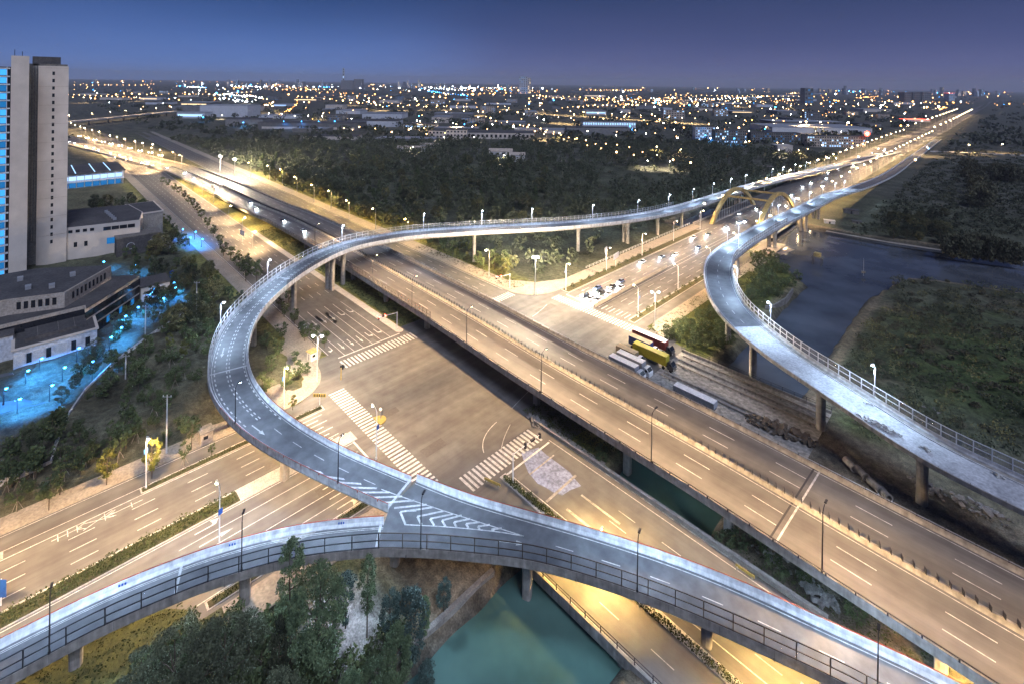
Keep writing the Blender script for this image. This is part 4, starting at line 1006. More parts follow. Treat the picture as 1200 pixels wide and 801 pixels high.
# far frontage road (forest side), measured by their feet
G5 = 'amber street lamps of the frontage roads'
for k, (px, py) in enumerate(((573, 325), (478, 283), (440, 269), (409, 258), (388, 245), (368, 237), (348, 226), (331, 216), (316, 211), (294, 207), (213, 197), (205, 193), (190, 190), (180, 187))):
    x, y = G(px, py); x = min(x, -35); amber_lamp.put((x, y, .1), R(-90), f'{ORD[k]} amber street lamp from the red traffic light along the forest side road', G5, 1.25)
mk = Kind(mast)
mk.put((*G(627, 346), 0), R(45), 'very bright floodlight mast on the grass corner of the junction', 'floodlight masts')
mk.put((*G(258, 202), 0), R(45), 'bright floodlight mast beyond the expressway, farther from the forest', 'floodlight masts', .95)
mk.put((*G(275, 206), 0), R(45), 'bright floodlight mast beyond the expressway, nearer the forest', 'floodlight masts', .95)
# upper approach of the frontage road (lamp heads seen from above)
for k, (px, py) in enumerate(((296, 290), (284, 272), (268, 257), (250, 240), (237, 230), (225, 223), (213, 215), (172, 201), (146, 197), (133, 194))):
    far_lamp.put((*G(px, py), 0), R(90), f'{ORD[k]} low warm street lamp from the loop ramp along the campus side road', 'street lamps along the campus side road', .7)
for k, (px, py) in enumerate(((188, 196), (176, 192), (164, 189.5), (152, 186.5), (141, 183), (130, 180.5), (121, 178), (111, 175), (102, 172.5), (93, 170))):
    far_double.put((*G(px, py), 0), R(45), f'{ORD[k]} twin headed street lamp from the floodlight masts along the far expressway', 'twin headed lamps of the far expressway')
for k, (px, py) in enumerate(((180, 181), (168, 179), (159, 176.5), (147, 173.5), (138, 171), (130, 169), (117, 164), (109, 161.5), (100, 159), (95, 157), (89, 155), (84, 152))):
    far_lamp.put((*G(px, py), 0), R(-45), f'{ORD[k]} single street lamp from the floodlight masts behind the twin lamps', 'single lamps behind the far expressway')
for k, D_ in enumerate(range(20, int(FLY.D[-1]), 50)):
    if k < 14:
        p = FLY.atD(FLY.D[-1]-D_, .5, .5, 1); far_lamp.put(p, R(-60), f'{ORD[k]} street lamp from the long factory along the distant flyover', 'lamps of the distant flyover', .9)
# far crossroad, three rows
D_ = 12; k = 0
while D_ < 3400 and k < 39:
    p = FAR.atD(D_, -1.2, .1); q = FAR.atD(D_, -1.2, .1, 1); c = FAR.atD(D_, 21, .1)
    far_lamp.put(p, math.pi, f'{ORD[k]} street lamp from the arch bridge on the river side of the far crossroad', 'lamps of the far crossroad', 1 if D_ < 900 else 1.5)
    far_lamp.put(q, 0, f'{ORD[k]} street lamp from the arch bridge on the ramp side of the far crossroad', 'lamps of the far crossroad', 1 if D_ < 900 else 1.5)
    D_ += 32 if D_ < 600 else 42 if D_ < 900 else 95; k += 1
for k, (px, py, s_) in enumerate(((1134, 181, 1.1), (1173, 180, 1.1), (1085, 183, 1), (1028, 184, .9), (1004, 196, 1), (978, 197, .9), (967, 196, .9), (768, 183, 1), (797, 183, .7), (935, 184, .7))):
    far_lamp.put((*G(px, py), 0), R(45), ('lamp by the white road across the river fields, second from the crossroad', 'lamp by the white road across the river fields, farthest from the crossroad', 'lamp at the mouth of the white road across the fields', 'bright street lamp left of the far crossroad near the red roof sign', 'lamp standing among trees beside the far crossroad near the unfinished ramp end', 'lamp among the dark trees beside the far crossroad, middle of three', 'lamp among the dark trees beside the far crossroad, closest to the arch', 'lamp over the pale yard in the dark wood', 'faint lamp over the small yard in the dark wood', 'lamp over the sandy clearing behind the arch bridge')[k], 'lone lamps in the dark land', s_)
# campus
for k, (px, py, lb) in enumerate(((73, 448, 'blue garden lamp at the corner of the lowest campus block'), (46, 437, 'blue lamp on the wall foot of the lowest campus block'), (90, 424, 'blue lamp at the lit side of the lowest campus block'), (4, 474, 'blue lamp on the campus drive at the picture edge'), (20, 487, 'blue lamp on the curved campus drive above the slope'), (128, 411, 'blue lamp on the slope path, lowest of the row beside the terraced block'), (140, 399, 'blue lamp beside the terraced block, second of the slope row'), (145, 385, 'blue lamp beside the terraced block, third of the slope row'), (160, 374, 'blue lamp beside the terraced block, fourth of the slope row'), (190, 363, 'blue lamp near the small annexe of the terraced block'), (204, 350, 'blue lamp on the annexe court, lower of two'), (202, 344, 'blue lamp on the annexe court, upper of two'), (158, 322, 'blue star bright lamp between the tower and the terraced block'), (213, 278, 'blue star bright lamp in the courtyard of the flat roofed block'), (222, 288, 'blue lamp on the blue lit court terrace, lower of two'), (228, 281, 'blue lamp on the blue lit court terrace, upper of two'), (12, 320, 'blue lamp at the foot of the glass tower'))):
    campus_lamp.put((*G(px, py), 0), R(90), lb, 'blue campus lamps')

flood = lamp_kind('floodlight', 10, .4, 'dark_steel', 'lamp_blue', 60000, BLUE, bulb=.9)
yardl = lamp_kind('yard_lamp', 9, .6, 'dark_steel', 'lamp_white', 26000, WHITE, bulb=.45)

city_lamp = lamp_kind('street_lamp', 12, 1.5, 'steel', 'lamp_warm', 85000, WARM, bulb=.6)
# ------------------------------------------------------------------ vegetation
def leaf_quads(centres, size, rng, droop=0.0):
    n = len(centres)
    a = rng.normal(size=(n, 3)); a /= np.linalg.norm(a, axis=1)[:, None]
    b = rng.normal(size=(n, 3)); b -= a*(a*b).sum(1)[:, None]; b /= np.linalg.norm(b, axis=1)[:, None]
    if droop: b[:, 2] -= droop; b /= np.linalg.norm(b, axis=1)[:, None]
    s = size*rng.uniform(.6, 1.35, (n, 1)); t = s*rng.uniform(.45, .9, (n, 1))
    v = np.stack([centres-b*s, centres+a*t*.8, centres+b*s, centres-a*t*.8], 1).reshape(-1, 3)
    return v, np.arange(4*n).reshape(n, 4)
def crown_points(rng, clumps, per, shape):
    pts = []
    for _ in range(clumps):
        c, r = shape(rng)
        d = rng.normal(size=(per, 3)); d /= np.linalg.norm(d, axis=1)[:, None]
        pts.append(c+d*r*(rng.uniform(0, 1, (per, 1))**.45)*np.array([1, 1, .8]))
    return np.concatenate(pts)
def shp_round(h0, h1, rad, cl):
    def f(rng):
        t = rng.uniform(0, 1); a = rng.uniform(0, 6.283); rr = rad*math.sqrt(max(0.02, 1-(2*t-1)**2))*rng.uniform(.35, 1)**.6
        return np.array([rr*math.cos(a), rr*math.sin(a), h0+(h1-h0)*t]), cl*rng.uniform(.6, 1.25)
    return f
def shp_cone(h0, h1, rad, cl, top=.12):
    def f(rng):
        t = rng.uniform(0, 1)**1.2; a = rng.uniform(0, 6.283); rr = rad*(1-t*(1-top))*rng.uniform(.2, 1)**.6
        return np.array([rr*math.cos(a), rr*math.sin(a), h0+(h1-h0)*t]), cl*(1.1-t*.55)*rng.uniform(.7, 1.2)
    return f
def trunk_mb(rng, h, r, limbs, rad, stakes=False):
    mb = MB(); l = (rng.uniform(-.3, .3), rng.uniform(-.3, .3))
    mb.tube([(0, 0, -.4), (l[0]*.3, l[1]*.3, h*.35), (l[0], l[1], h*.9)], [r, r*.75, r*.2], 6, False)
    for k in range(limbs):
        a = 6.283*k/limbs+rng.uniform(-.4, .4); z = h*rng.uniform(.32, .62); L_ = rad*rng.uniform(.5, .85)
        mb.tube([(l[0]*.5, l[1]*.5, z), (math.cos(a)*L_*.5, math.sin(a)*L_*.5, z+L_*.5), (math.cos(a)*L_, math.sin(a)*L_, z+L_*.85)], [r*.45, r*.28, r*.1], 4, False)
    return mb
def tree_kind(nm, cat, h, rad, cl, clumps, per, leaf, lm, seed, cone=False, h0=.3, limbs=4, tr=.16, stakes=False, droop=0, top=.12):
    def make():
        rng = np.random.default_rng(seed); t = empty(nm, 'tree', cat)
        trunk_mb(rng, h, tr, limbs, rad).build('trunk', 'bark', t)
        if stakes:
            for k in range(3):
                a = 2.09*k+.4; mb = MB(); mb.tube([(math.cos(a)*1.1, math.sin(a)*1.1, -.2), (math.cos(a)*.1, math.sin(a)*.1, 2.3)], .05, 4); mb.build('support_stake', 'pavement', t)
        sh = shp_cone(h*h0, h, rad, cl, top) if cone else shp_round(h*h0, h, rad, cl)
        v, f = leaf_quads(crown_points(rng, clumps, per, sh), leaf, rng, droop)
        o = bpy.data.objects.new('crown', np_mesh('crown', v, f, lm)); COL.objects.link(o); o.parent = t
        return t
    return Kind(make)
rng = np.random.default_rng(5)
young = [tree_kind('young_tree', 'tree', 6.5, 1.7, .65, 16, 20, .26, 'leaf_mid', 11+k, h0=.38, tr=.1, stakes=True) for k in range(2)]
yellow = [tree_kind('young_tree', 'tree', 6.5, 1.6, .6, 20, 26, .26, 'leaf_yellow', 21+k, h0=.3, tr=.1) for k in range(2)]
street = [tree_kind('street_tree', 'tree', 7.5, 2.2, .9, 20, 26, .34, 'leaf_mid', 31+k, h0=.33, tr=.13) for k in range(3)]
broad = [tree_kind('forest_tree', 'tree', 11, 4.2, 1.25, 44, 44, .42, 'leaf_dark' if k % 2 else 'leaf_olive', 41+k, h0=.18, tr=.25) for k in range(4)]
pine = [tree_kind('pointed_tree', 'tree', 14, 3.0, 1.1, 50, 36, .42, 'leaf_mid', 51+k, cone=True, h0=.1, tr=.22) for k in range(2)]
willow = [tree_kind('willow_tree', 'tree', 12, 6, 1.9, 60, 30, .75, 'leaf_willow', 61+k, h0=.1, tr=.35, droop=1.2) for k in range(2)]
shrub = [tree_kind('shrub', 'shrub', 2.6, 1.7, .7, 14, 26, .24, 'leaf_mid', 71+k, h0=.05, tr=.06) for k in range(2)]
small = [tree_kind('verge_shrub', 'shrub', 1.5, .75, .35, 9, 20, .16, 'hedge_leaf', 81+k, h0=.1, tr=.04) for k in range(2)]
slim = [tree_kind('slender_tree', 'tree', 17, 1.7, .7, 56, 90, .16, 'leaf_near', 91+k, h0=.3, cone=False, tr=.17, limbs=6) for k in range(2)]
bluet = [tree_kind('slender_tree', 'tree', 8, 1.5, .55, 40, 90, .12, 'leaf_blue', 101+k, h0=.15, tr=.1, limbs=5) for k in range(2)]
feather = [tree_kind('feathery_tree', 'tree', 14, 3.3, .9, 110, 110, .165, 'leaf_near', 111+k, h0=.08, tr=.2, limbs=7, droop=.7) for k in range(2)]
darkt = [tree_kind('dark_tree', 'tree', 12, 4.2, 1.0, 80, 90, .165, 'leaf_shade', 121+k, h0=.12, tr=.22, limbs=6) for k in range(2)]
spruce = tree_kind('drooping_conifer', 'tree', 10, 2.2, .7, 60, 50, .22, 'leaf_dark', 131, cone=True, h0=.1, tr=.16, droop=1.5)
rz = lambda: random.uniform(0, 6.28)
def on_road(x, y):
    if -30 < x < 31 and y < 3000: return True
    if x < 30 and -33 < y < 66: return True
    return False
def near_path(P, x, y, m=7):
    i = P.near(x, y); return math.hypot((P.L[i].x+P.R[i].x)/2-x, (P.L[i].y+P.R[i].y)/2-y) < m
def gz(x, y):
    i = int(np.clip(np.searchsorted(xs, x), 1, nx-1)); j = int(np.clip(np.searchsorted(ys, y), 1, ny-1)); return float(h[j, i])
# ---- near trees below the ramps (foot mark, height, kind, label)
GN = 'trees below the ramps'
def top_h(px, py_top, py_base):
    x, y = G(px, py_base); dd = x*UY+y*VY+OY; return (py_base-py_top)*dd/F
NEAR = [(340, 778, 634, slim[0], 17, 'slender tree rising through the side ramp fence, tallest of the near trees'), (430, 745, 650, slim[1], 17, 'slender tree beside the pier with its tip at the ramp fence'), (372, 800, 664, feather[0], 14, 'large feathery green tree in front of the side ramp'), (405, 735, 672, bluet[1], 8, 'thin dark sapling behind the feathery tree'), (457, 752, 690, bluet[0], 8, 'blue green sapling by the pale sand, left of a pair'), (481, 768, 676, bluet[1], 8, 'taller blue green sapling with leafy tip near the canal wall'), (497, 745, 680, slim[0], 17, 'light green sapling between the blue saplings and the canal wall'), (520, 718, 673, bluet[0], 8, 'pale blue green tree closest to the ramp pier by the canal'), (465, 790, 716, feather[1], 14, 'small drooping green tree at the canal wall'), (438, 822, 742, feather[0], 14, 'broad light green tree at the bottom edge beside the canal'), (326, 800, 722, spruce, 10, 'drooping dark conifer under the feathery tree'), (500, 800, 745, bluet[1], 8, 'low bluish shrub tree leaning over the canal wall'), (410, 840, 770, feather[1], 14, 'light green tree cut by the bottom edge'),
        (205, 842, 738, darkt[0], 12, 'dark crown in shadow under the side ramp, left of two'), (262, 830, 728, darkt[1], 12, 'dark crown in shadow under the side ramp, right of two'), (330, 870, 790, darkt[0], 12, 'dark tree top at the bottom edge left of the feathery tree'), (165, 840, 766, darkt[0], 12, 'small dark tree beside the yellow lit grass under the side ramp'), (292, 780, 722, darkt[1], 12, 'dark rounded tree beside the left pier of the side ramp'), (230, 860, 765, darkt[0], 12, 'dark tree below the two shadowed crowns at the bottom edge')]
for px, pb, pt, kd, h0_, lb in NEAR:
    hh = top_h(px, pt, pb); kd.put((*G(px, pb), gz(*G(px, pb))), rz(), lb, GN, hh/h0_)
for k in range(46):
    px, pb = random.uniform(110, 545), random.uniform(735, 835); x, y = G(px, pb)
    if x > 49 or x < 23 or math.hypot(x-42, y+56) < 6 or abs(x-29) < 0: continue
    shrub[k % 2].put((x, y, gz(x, y)), rz(), 'soft low bush in the undergrowth below the side ramp', 'undergrowth below the ramps', random.uniform(.7, 1.7))
# ---- trees on the slope between campus and road
GS = 'young trees of the slope by the kiosk'
for px, py, kd, s_, lb in [(125, 568, yellow[0], 1.15, 'bright yellow green young tree on the pavement left of the lamp'), (178, 560, yellow[1], 1.3, 'taller yellow green young tree just right of the pavement lamp'), (57, 598, young[0], 1.2, 'thin young tree with stakes at the left end of the pavement'), (224, 527, young[1], 1.2, 'thin sapling with stakes beside the kiosk'), (248, 535, young[0], .5, 'tiny sapling with blue tag on the kiosk verge'), (216, 545, young[1], .8, 'bare sapling on the verge across from the kiosk'), (343, 480, yellow[0], .6, 'small yellow green sapling between lamp and ramp edge')]:
    kd.put((*G(px, py), .15), rz(), lb, GS, s_)
for k, (px, py) in enumerate(((8, 580), (22, 575), (40, 560), (70, 548), (75, 560), (100, 545), (105, 530), (130, 520), (150, 505), (140, 540), (160, 520), (70, 580), (20, 600), (205, 455), (200, 430), (215, 445), (193, 470), (180, 490), (150, 470), (165, 450))):
    young[k % 2].put((*G(px, py), gz(*G(px, py))), rz(), 'staked young tree on the rough slope behind the pavement', 'staked trees on the rough slope', .7+.4*random.random())
# trees inside the loop
GL = 'trees inside the loop ramp'
for k, (px, py, s_) in enumerate(((308, 468, 1.2), (336, 458, 1.1), (318, 440, 1), (350, 445, .9), (325, 420, 1), (345, 428, .7), (312, 410, 1), (330, 400, 1), (355, 396, .9), (357, 400, .8), (367, 402, 1), (380, 408, .9), (345, 380, .9), (333, 372, .9), (338, 355, .8), (327, 360, .7), (360, 440, .6))):
    street[k % 3].put((*G(px, py), .05), rz(), ('staked leafy tree in the shaded ground inside the loop ramp' if k < 8 else 'small leafy tree on the yellow lit strip between loop ramp and side road'), GL if k < 8 else GL+' beside the road', s_*.85)
# dark tall pair behind the ramp rim, row on the pavement of the campus side road
for k, (px, py) in enumerate(((291, 322), (301, 330), (288, 330), (280, 318), (262, 300), (258, 290), (250, 278), (243, 268), (236, 258), (231, 250), (226, 244), (270, 305), (221, 240), (216, 234), (210, 229), (204, 225), (197, 220), (190, 217))):
    street[k % 3].put((*G(px, py), .1), rz(), f'{ORD[k]} pavement tree from the loop ramp along the campus side road', 'pavement trees of the campus side road', 1.25 if k < 4 else .9)
# wooded belt between campus and road
k = 0
belt = []
while len(belt) < 135:
    x = random.uniform(-330, -62); y = random.uniform(-62, -33.5)
    px, py = PX(x, y, 0)
    if px < 85 or (px > 245 and x > -95): continue
    if near_path(LOOP, x, y, 12): continue
    if all((x-a)**2+(y-b_)**2 > 9 for a, b_ in belt): belt.append((x, y))
for k, (x, y) in enumerate(belt):
    (street+yellow+broad)[k % 7].put((x, y, 0), rz(), 'roadside tree in the wooded belt between campus and side road', 'belt of trees beside the campus', random.uniform(.6, .95))
# slope shrubs
k = 0; sh = []
while len(sh) < 70:
    px, py = random.uniform(0, 262), random.uniform(335, 590); x, y = G(px, py)
    lim = np.interp(px, [0, 60, 100, 160, 240], [545, 525, 445, 395, 345])
    if py < lim or x > -28 or near_path(LOOP, x, y, 9): continue
    if all((x-a)**2+(y-b_)**2 > 7 for a, b_ in sh): sh.append((x, y))
for k, (x, y) in enumerate(sh):
    (shrub+street)[k % 3 if k % 4 else 2].put((x, y, gz(x, y)), rz(), 'dull green shrub on the rough slope between campus wall and pavement', 'shrubs on the rough slope', random.uniform(.5, 1.3))
# dark shrubs along the campus side of its wall
for k in range(40):
    px = random.uniform(2, 235); py = np.interp(px, [0, 60, 100, 160, 240], [535, 512, 430, 372, 325])+random.uniform(-14, 8); x, y = G(px, py)
    (darkt[0] if k % 3 == 0 else shrub[k % 2]).put((x, y, gz(x, y)), rz(), 'dark bushy tree along the campus boundary wall', 'dark bushes of the campus boundary', random.uniform(.3, .42) if k % 3 == 0 else random.uniform(.8, 1.5))
# hedge in the approach road divider
def hedge(name, label, x0, x1, y0, y1, hgt, n, lm='hedge_leaf', leaf=.2):
    rg = np.random.default_rng(int(abs(x0*7+y0))); c = np.stack([rg.uniform(x0, x1, n), rg.uniform(y0, y1, n), .2+hgt*rg.uniform(0, 1, n)**.7*(.75+.35*np.sin(rg.uniform(0, 6, n)))], 1)
    c[:, 2] *= .8+.3*np.sin(c[:, 1]*1.7+c[:, 0]*2.3)*np.sin(c[:, 1]*.6+c[:, 0]*.9)
    v, f = leaf_quads(c, leaf, rg); o = bpy.data.objects.new(name, np_mesh(name, v, f, lm)); COL.objects.link(o); return tag(o, label, 'hedge')
hedge('hedge', 'long clipped green hedge on the divider of the approach road', -1.3, 1.8, -190, -63.5, 1.3, 13000)
hedge('hedge', 'short low hedge strip on the kiosk side verge of the approach road', -16.5, -15.3, -77.5, -37.5, .5, 2600, leaf=.14)
hedge('hedge', 'low hedge strip on the verge at the left edge of the approach road', -16.5, -15.3, -150, -99.5, .5, 2600, leaf=.14)
hedge('hedge', 'low hedge strip between approach road and canal side, under the ramp', 20.6, 21.9, -73, -42.5, .6, 1500, leaf=.16)
hedge('hedge', 'dark clipped hedge on the divider by the broken up paving', 37, 62, -18.3, -16.9, 1.0, 3500, leaf=.16)
hedge('hedge', 'low green planting on the divider in front of the merged ramp', 70, 140, -20.2, -18.8, .7, 4500, leaf=.17)
for k in range(14):
    y = 75+k*6.2; small[k % 2].put((17, y, .2), rz(), f'{ORD[k]} small round verge shrub from the parked trucks along the crossroad', 'round verge shrubs of the crossroad', 1.3)
    if k < 12: small[(k+1) % 2].put((-18.1, y+2.6, .2), rz(), f'{ORD[k]} small round verge shrub from the floodlight corner along the crossroad', 'round verge shrubs of the crossroad', 1.3)
# ---- bushes by the canal and the lot
def mass(name, label, pts, kd, grp, s0, s1):
    for k, (x, y) in enumerate(pts): kd[k % len(kd)].put((x, y, gz(x, y)), rz(), label, grp, random.uniform(s0, s1))
def scatter(px0, px1, py0, py1, n, cond, dmin=3.0, tries=4000):
    out = []
    for _ in range(tries):
        if len(out) >= n: break
        x, y = G(random.uniform(px0, px1), random.uniform(py0, py1))
        if cond(x, y) and all((x-a)**2+(y-b_)**2 > dmin**2 for a, b_ in out): out.append((x, y))
    return out
land = lambda x, y: float(water_depth(np.array(x), np.array(y))) < -1
mass('shrub', 'lit green bush in the thicket between parked trucks and unfinished ramp', scatter(770, 862, 342, 410, 46, lambda x, y: x > 31 and y > 66 and land(x, y), 2.6), shrub, 'thicket beside the parked trucks', .8, 1.5)
mass('shrub', 'yellow lit bush under the unfinished ramp by the river', scatter(880, 960, 296, 352, 34, lambda x, y: x > 20 and land(x, y), 3), shrub, 'bushes under the unfinished ramp', .9, 1.7)
mass('shrub', 'bush on the bank between expressway pier and olive canal', [(48, 5), (50, 9), (47, 12), (49.5, 3), (81, 4), (84, 7), (88, 3), (80, 9), (79, -.2+2), (92, 6), (86, 11), (100, 5), (104, 8)], shrub, 'bushes below the expressway', .6, 1.15)
# ---- fields and wood
def far_mass(name, label, pts, size, hgt, per, lm, seed, leaf):
    rg = np.random.default_rng(seed); P = []
    for (x, y) in pts:
        s_ = size*rg.uniform(.6, 1.3); hh = hgt*rg.uniform(.65, 1.25); d = rg.normal(size=(per, 3)); d /= np.linalg.norm(d, axis=1)[:, None]
        P.append(np.array([x, y, gz(x, y)+hh*.55])+d*np.array([s_, s_, hh*.5])*rg.uniform(.55, 1, (per, 1)))
    v, f = leaf_quads(np.concatenate(P), leaf, rg); o = bpy.data.objects.new(name, np_mesh(name, v, f, lm)); COL.objects.link(o); o['kind'] = 'stuff'; return o
wood_ok = lambda x, y: x < -34 and y > 64 and land(x, y) and not near_path(LOOP, x, y, 9)
front = scatter(300, 640, 188, 268, 150, wood_ok, 6.0, 9000)
front.sort(key=lambda p: p[0]*UY+p[1]*VY)
for k, (x, y) in enumerate(front):
    d_ = random.random()
    (broad[k % 4] if d_ < .7 else pine[k % 2]).put((x, y, 0), rz(), 'bushy dark tree of the wood beyond the expressway' if d_ < .7 else 'pointed taller tree of the wood beyond the expressway', 'bushy trees of the wood' if d_ < .7 else 'pointed trees of the wood', random.uniform(.7, 1.05))
for k, px in enumerate(range(302, 560, 11)):   # light trees by the forest side road
    x, y = G(px, np.interp(px, [300, 360, 440, 500, 560], [217, 240, 272, 300, 322])+random.uniform(-3, 2)); y = max(y, 63); x = min(x, -36)
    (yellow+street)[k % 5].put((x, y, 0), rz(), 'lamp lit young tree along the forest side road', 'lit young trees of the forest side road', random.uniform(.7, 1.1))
edge = []
while len(edge) < 46:
    x, y = random.uniform(-330, -40), random.uniform(63, 76)
    if near_path(LOOP, x, y, 9) or any((x-a)**2+(y-b_)**2 < 16 for a, b_ in edge): continue
    edge.append((x, y))
for k, (x, y) in enumerate(edge):
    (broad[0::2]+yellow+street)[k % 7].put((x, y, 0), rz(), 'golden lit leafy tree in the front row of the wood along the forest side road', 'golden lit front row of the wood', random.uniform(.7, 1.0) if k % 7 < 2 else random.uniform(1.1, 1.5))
wood = []
for _ in range(60000):
    if len(wood) >= 2300: break
    x, y = random.uniform(-900, -30), random.uniform(62, 640)
    if wood_ok(x, y):
        px, py = PX(x, y, 0)
        if py > 168 and px > 78 and not (700 < px < 790 and 196 < py < 220): wood.append((x, y))
far_mass('woodland', None, wood, 4.2, 9, 60, 'leaf_dark', 3, .95)
low = [p for p in scatter(560, 830, 192, 262, 420, lambda x, y: x < -30 and y > 64 and land(x, y) and not near_path(LOOP, x, y, 8), 2.5, 9000)]
far_mass('undergrowth', None, low, 3.0, 3.2, 40, 'leaf_dark', 4, .6)
rb = scatter(985, 1290, 318, 540, 430, lambda x, y: x > 82 and land(x, y) and not near_path(RAW, x, y, 9) and y > 60, 2.6, 9000)
rnd_ = random.Random(4)
for nm_, part_, sz, hg, lm_, sd in (('river_bank_scrub', rb[0::3], 2.6, 2.6, 'leaf_dark', 6), ('river_bank_reeds', rb[1::3], 1.8, 1.4, 'reed', 7), ('river_bank_bushes', rb[2::6], 3.2, 3.0, 'leaf_olive', 16)): far_mass(nm_, None, part_, sz, hg, 80, lm_, sd, .36)
fld = scatter(985, 1210, 172, 276, 520, lambda x, y: x > 52 and land(x, y), 5, 9000)
far_mass('field_scrub', None, fld, 4.5, 2.2, 40, 'leaf_dark', 8, .8)
for k, (px, py) in enumerate(((1118, 302), (1132, 304), (1146, 304), (1160, 306), (1176, 308), (1190, 310), (1168, 303), (1140, 300))):
    willow[k % 2].put((*G(px, py), 0), rz(), f'{ORD[k]} round willow from the left in the clump on the far river bank', 'willows on the far river bank', random.uniform(.9, 1.15))
for k, (px, py) in enumerate(((1140, 215), (1146, 222), (1150, 230), (1143, 208), (1153, 238), (1160, 212), (1172, 212), (1182, 214), (1192, 213), (1136, 204), (1148, 244))):
    willow[k % 2].put((*G(px, py), 0), rz(), 'round dark tree in the row across the river fields', 'row of trees in the river fields', random.uniform(1.1, 1.5))
rw_ = scatter(1040, 1115, 255, 292, 40, lambda x, y: land(x, y), 4); 
for k, (x, y) in enumerate(rw_): broad[k % 4].put((x, y, 0), rz(), 'dark tree of the thicket on the far river bank', 'thicket on the far river bank', random.uniform(.5, .8))
far2 = []
for _ in range(30000):
    if len(far2) > 1500: break
    px, py = random.uniform(60, 1240), 101+(random.random()**1.7)*72
    x, y = G(px, py)
    if FAR.near(x, y) and near_path(FAR, x, y, 60): continue
    if y < 64 and x < 0 and y > -40: continue
    if wood_ok(x, y) or y > 300 or y < -60 or x > 60: far2.append((x, y))
far_mass('distant_woods', None, far2, 13, 9, 26, 'leaf_dark', 9, 3.2)
# grass tufts on the lit ground
tp = [(random.uniform(13, 24), random.uniform(-125, -77)) for _ in range(900)]
for (a, b_, c, d, n) in ((24, 50, 2, 30, 1500), (-200, -40, 4, 28, 2200), (24, 49, 68, 160, 1500), (-110, -34, 56, 66, 500), (82, 110, 2, 36, 700)):
    tp += [(random.uniform(a, b_), random.uniform(c, d)) for _ in range(n)]
far_mass('roadside_grass', None, tp, .7, .5, 8, 'hedge_leaf', 12, .2)
# ------------------------------------------------------------------ vehicles
def wheel_mb(x, y, r, w):
    mb = MB(); mb.tube([(x, y-w/2, r), (x, y+w/2, r)], r, 12); return mb
def container_truck(label, x0, x1, y, box_m, cab_m='box_white', top=4.0, roof_m=None, cab=True, name='container_truck', group=None):
    t = empty(name, label, 'truck' if cab else 'trailer', (x0, y, 0), 0, group); ln = x1-x0
    mb = MB(); mb.box(ln/2, 0, (1.35+top)/2, ln, 2.5, top-1.35)
    n = int(ln/.5)
    for k in range(n):
        for s in (-1, 1): mb.box(.3+k*(ln-.6)/max(1, n-1), s*1.265, (1.35+top)/2, .18, .05, top-1.6)
    bx = mb.build('container', box_m, t)
    if roof_m:
        mb = MB(); mb.box(ln/2, 0, top+.03, ln-.1, 2.44, .07); mb.build('roof', roof_m, bx)
    mb = MB(); mb.box(ln/2, 0, 1.15, ln, 1.1, .3); mb.build('chassis', 'dark_steel', t)
    mb = MB()
    for s in (-.6, .6): mb.box(-.05, s, (1.5+top)/2, .06, 1.1, top-1.7)
    mb.build('rear_door', box_m, t)
    for x in (1.2, 2.5, 3.8) + ((ln-1.6,) if not cab else ()):
        for s in (-1, 1): wheel_mb(x, s*1.0, .5, .32).build('wheel', 'rubber', t)
    if cab:
        mb = MB(); X = ln+.55
        mb.loft([[(X, -1.2, .7), (X, 1.2, .7), (X, 1.2, 2.9), (X, -1.2, 2.9)], [(X+.9, -1.22, .6), (X+.9, 1.22, .6), (X+.9, 1.22, 3.0), (X+.9, -1.22, 3.0)], [(X+1.75, -1.2, .6), (X+1.75, 1.2, .6), (X+1.75, 1.2, 2.0), (X+1.75, -1.2, 2.0)], [(X+2.0, -1.15, .55), (X+2.0, 1.15, .55), (X+2.0, 1.15, 1.7), (X+2.0, -1.15, 1.7)]])
        c = mb.build('cab', cab_m, t)
        mb = MB(); mb.quad((X+1.05, -1.05, 2.9), (X+1.05, 1.05, 2.9), (X+1.78, 1.05, 2.0), (X+1.78, -1.05, 2.0)); 
        for v in mb.v: pass
        mb.v = [(a+.03, b_, c_+.03) for a, b_, c_ in mb.v]; mb.build('windscreen', 'window_dark', c)
        for s in (-1, 1):
            mb = MB(); mb.box(X+.9, s*1.225, 2.25, .8, .03, .7); mb.build('side_window', 'window_dark', c)
            mb = MB(); mb.box(X+2.0, s*.85, 1.0, .08, .4, .25); mb.build('headlight', 'sign_white', c)
            wheel_mb(X+1.0, s*1.0, .5, .32).build('wheel', 'rubber', t)
            wheel_mb(ln-.9, s*1.0, .5, .32).build('wheel', 'rubber', t)
    return t
GT = 'trucks parked in the lot'
container_truck('parked truck with long red container and pale roof, farthest from the expressway', 24.5, 37.0, 58.6, 'box_red', 'car_black', 4, 'box_white', group=GT)
container_truck('parked truck with blue container between the red and yellow ones', 26.0, 34.0, 53.8, 'box_blue', 'box_white', 4, 'box_tan', group=GT)
container_truck('parked truck with long mustard yellow container, middle of the lot', 29.7, 41.7, 50.3, 'tarp_yellow', 'car_black', 4.2, 'tarp_yellow', group=GT)
container_truck('parked truck with short tan box body behind the white trucks', 26.3, 33.4, 45.4, 'box_tan', 'box_white', 3.8, group=GT)
container_truck('parked truck with white ribbed roof and white cab, next to the tan one', 28.6, 38.0, 42.1, 'box_grey', 'box_white', 3.9, 'box_white', group=GT)
container_truck('parked grey box truck with white cab closest to the expressway wall', 28.0, 37.6, 38.6, 'box_grey', 'box_white', 3.7, 'box_white', group=GT)
container_truck('long low grey trailer parked without a cab beside the expressway', 49.3, 61.3, 40.4, 'box_grey', None, 3.0, 'box_white', False, 'trailer')
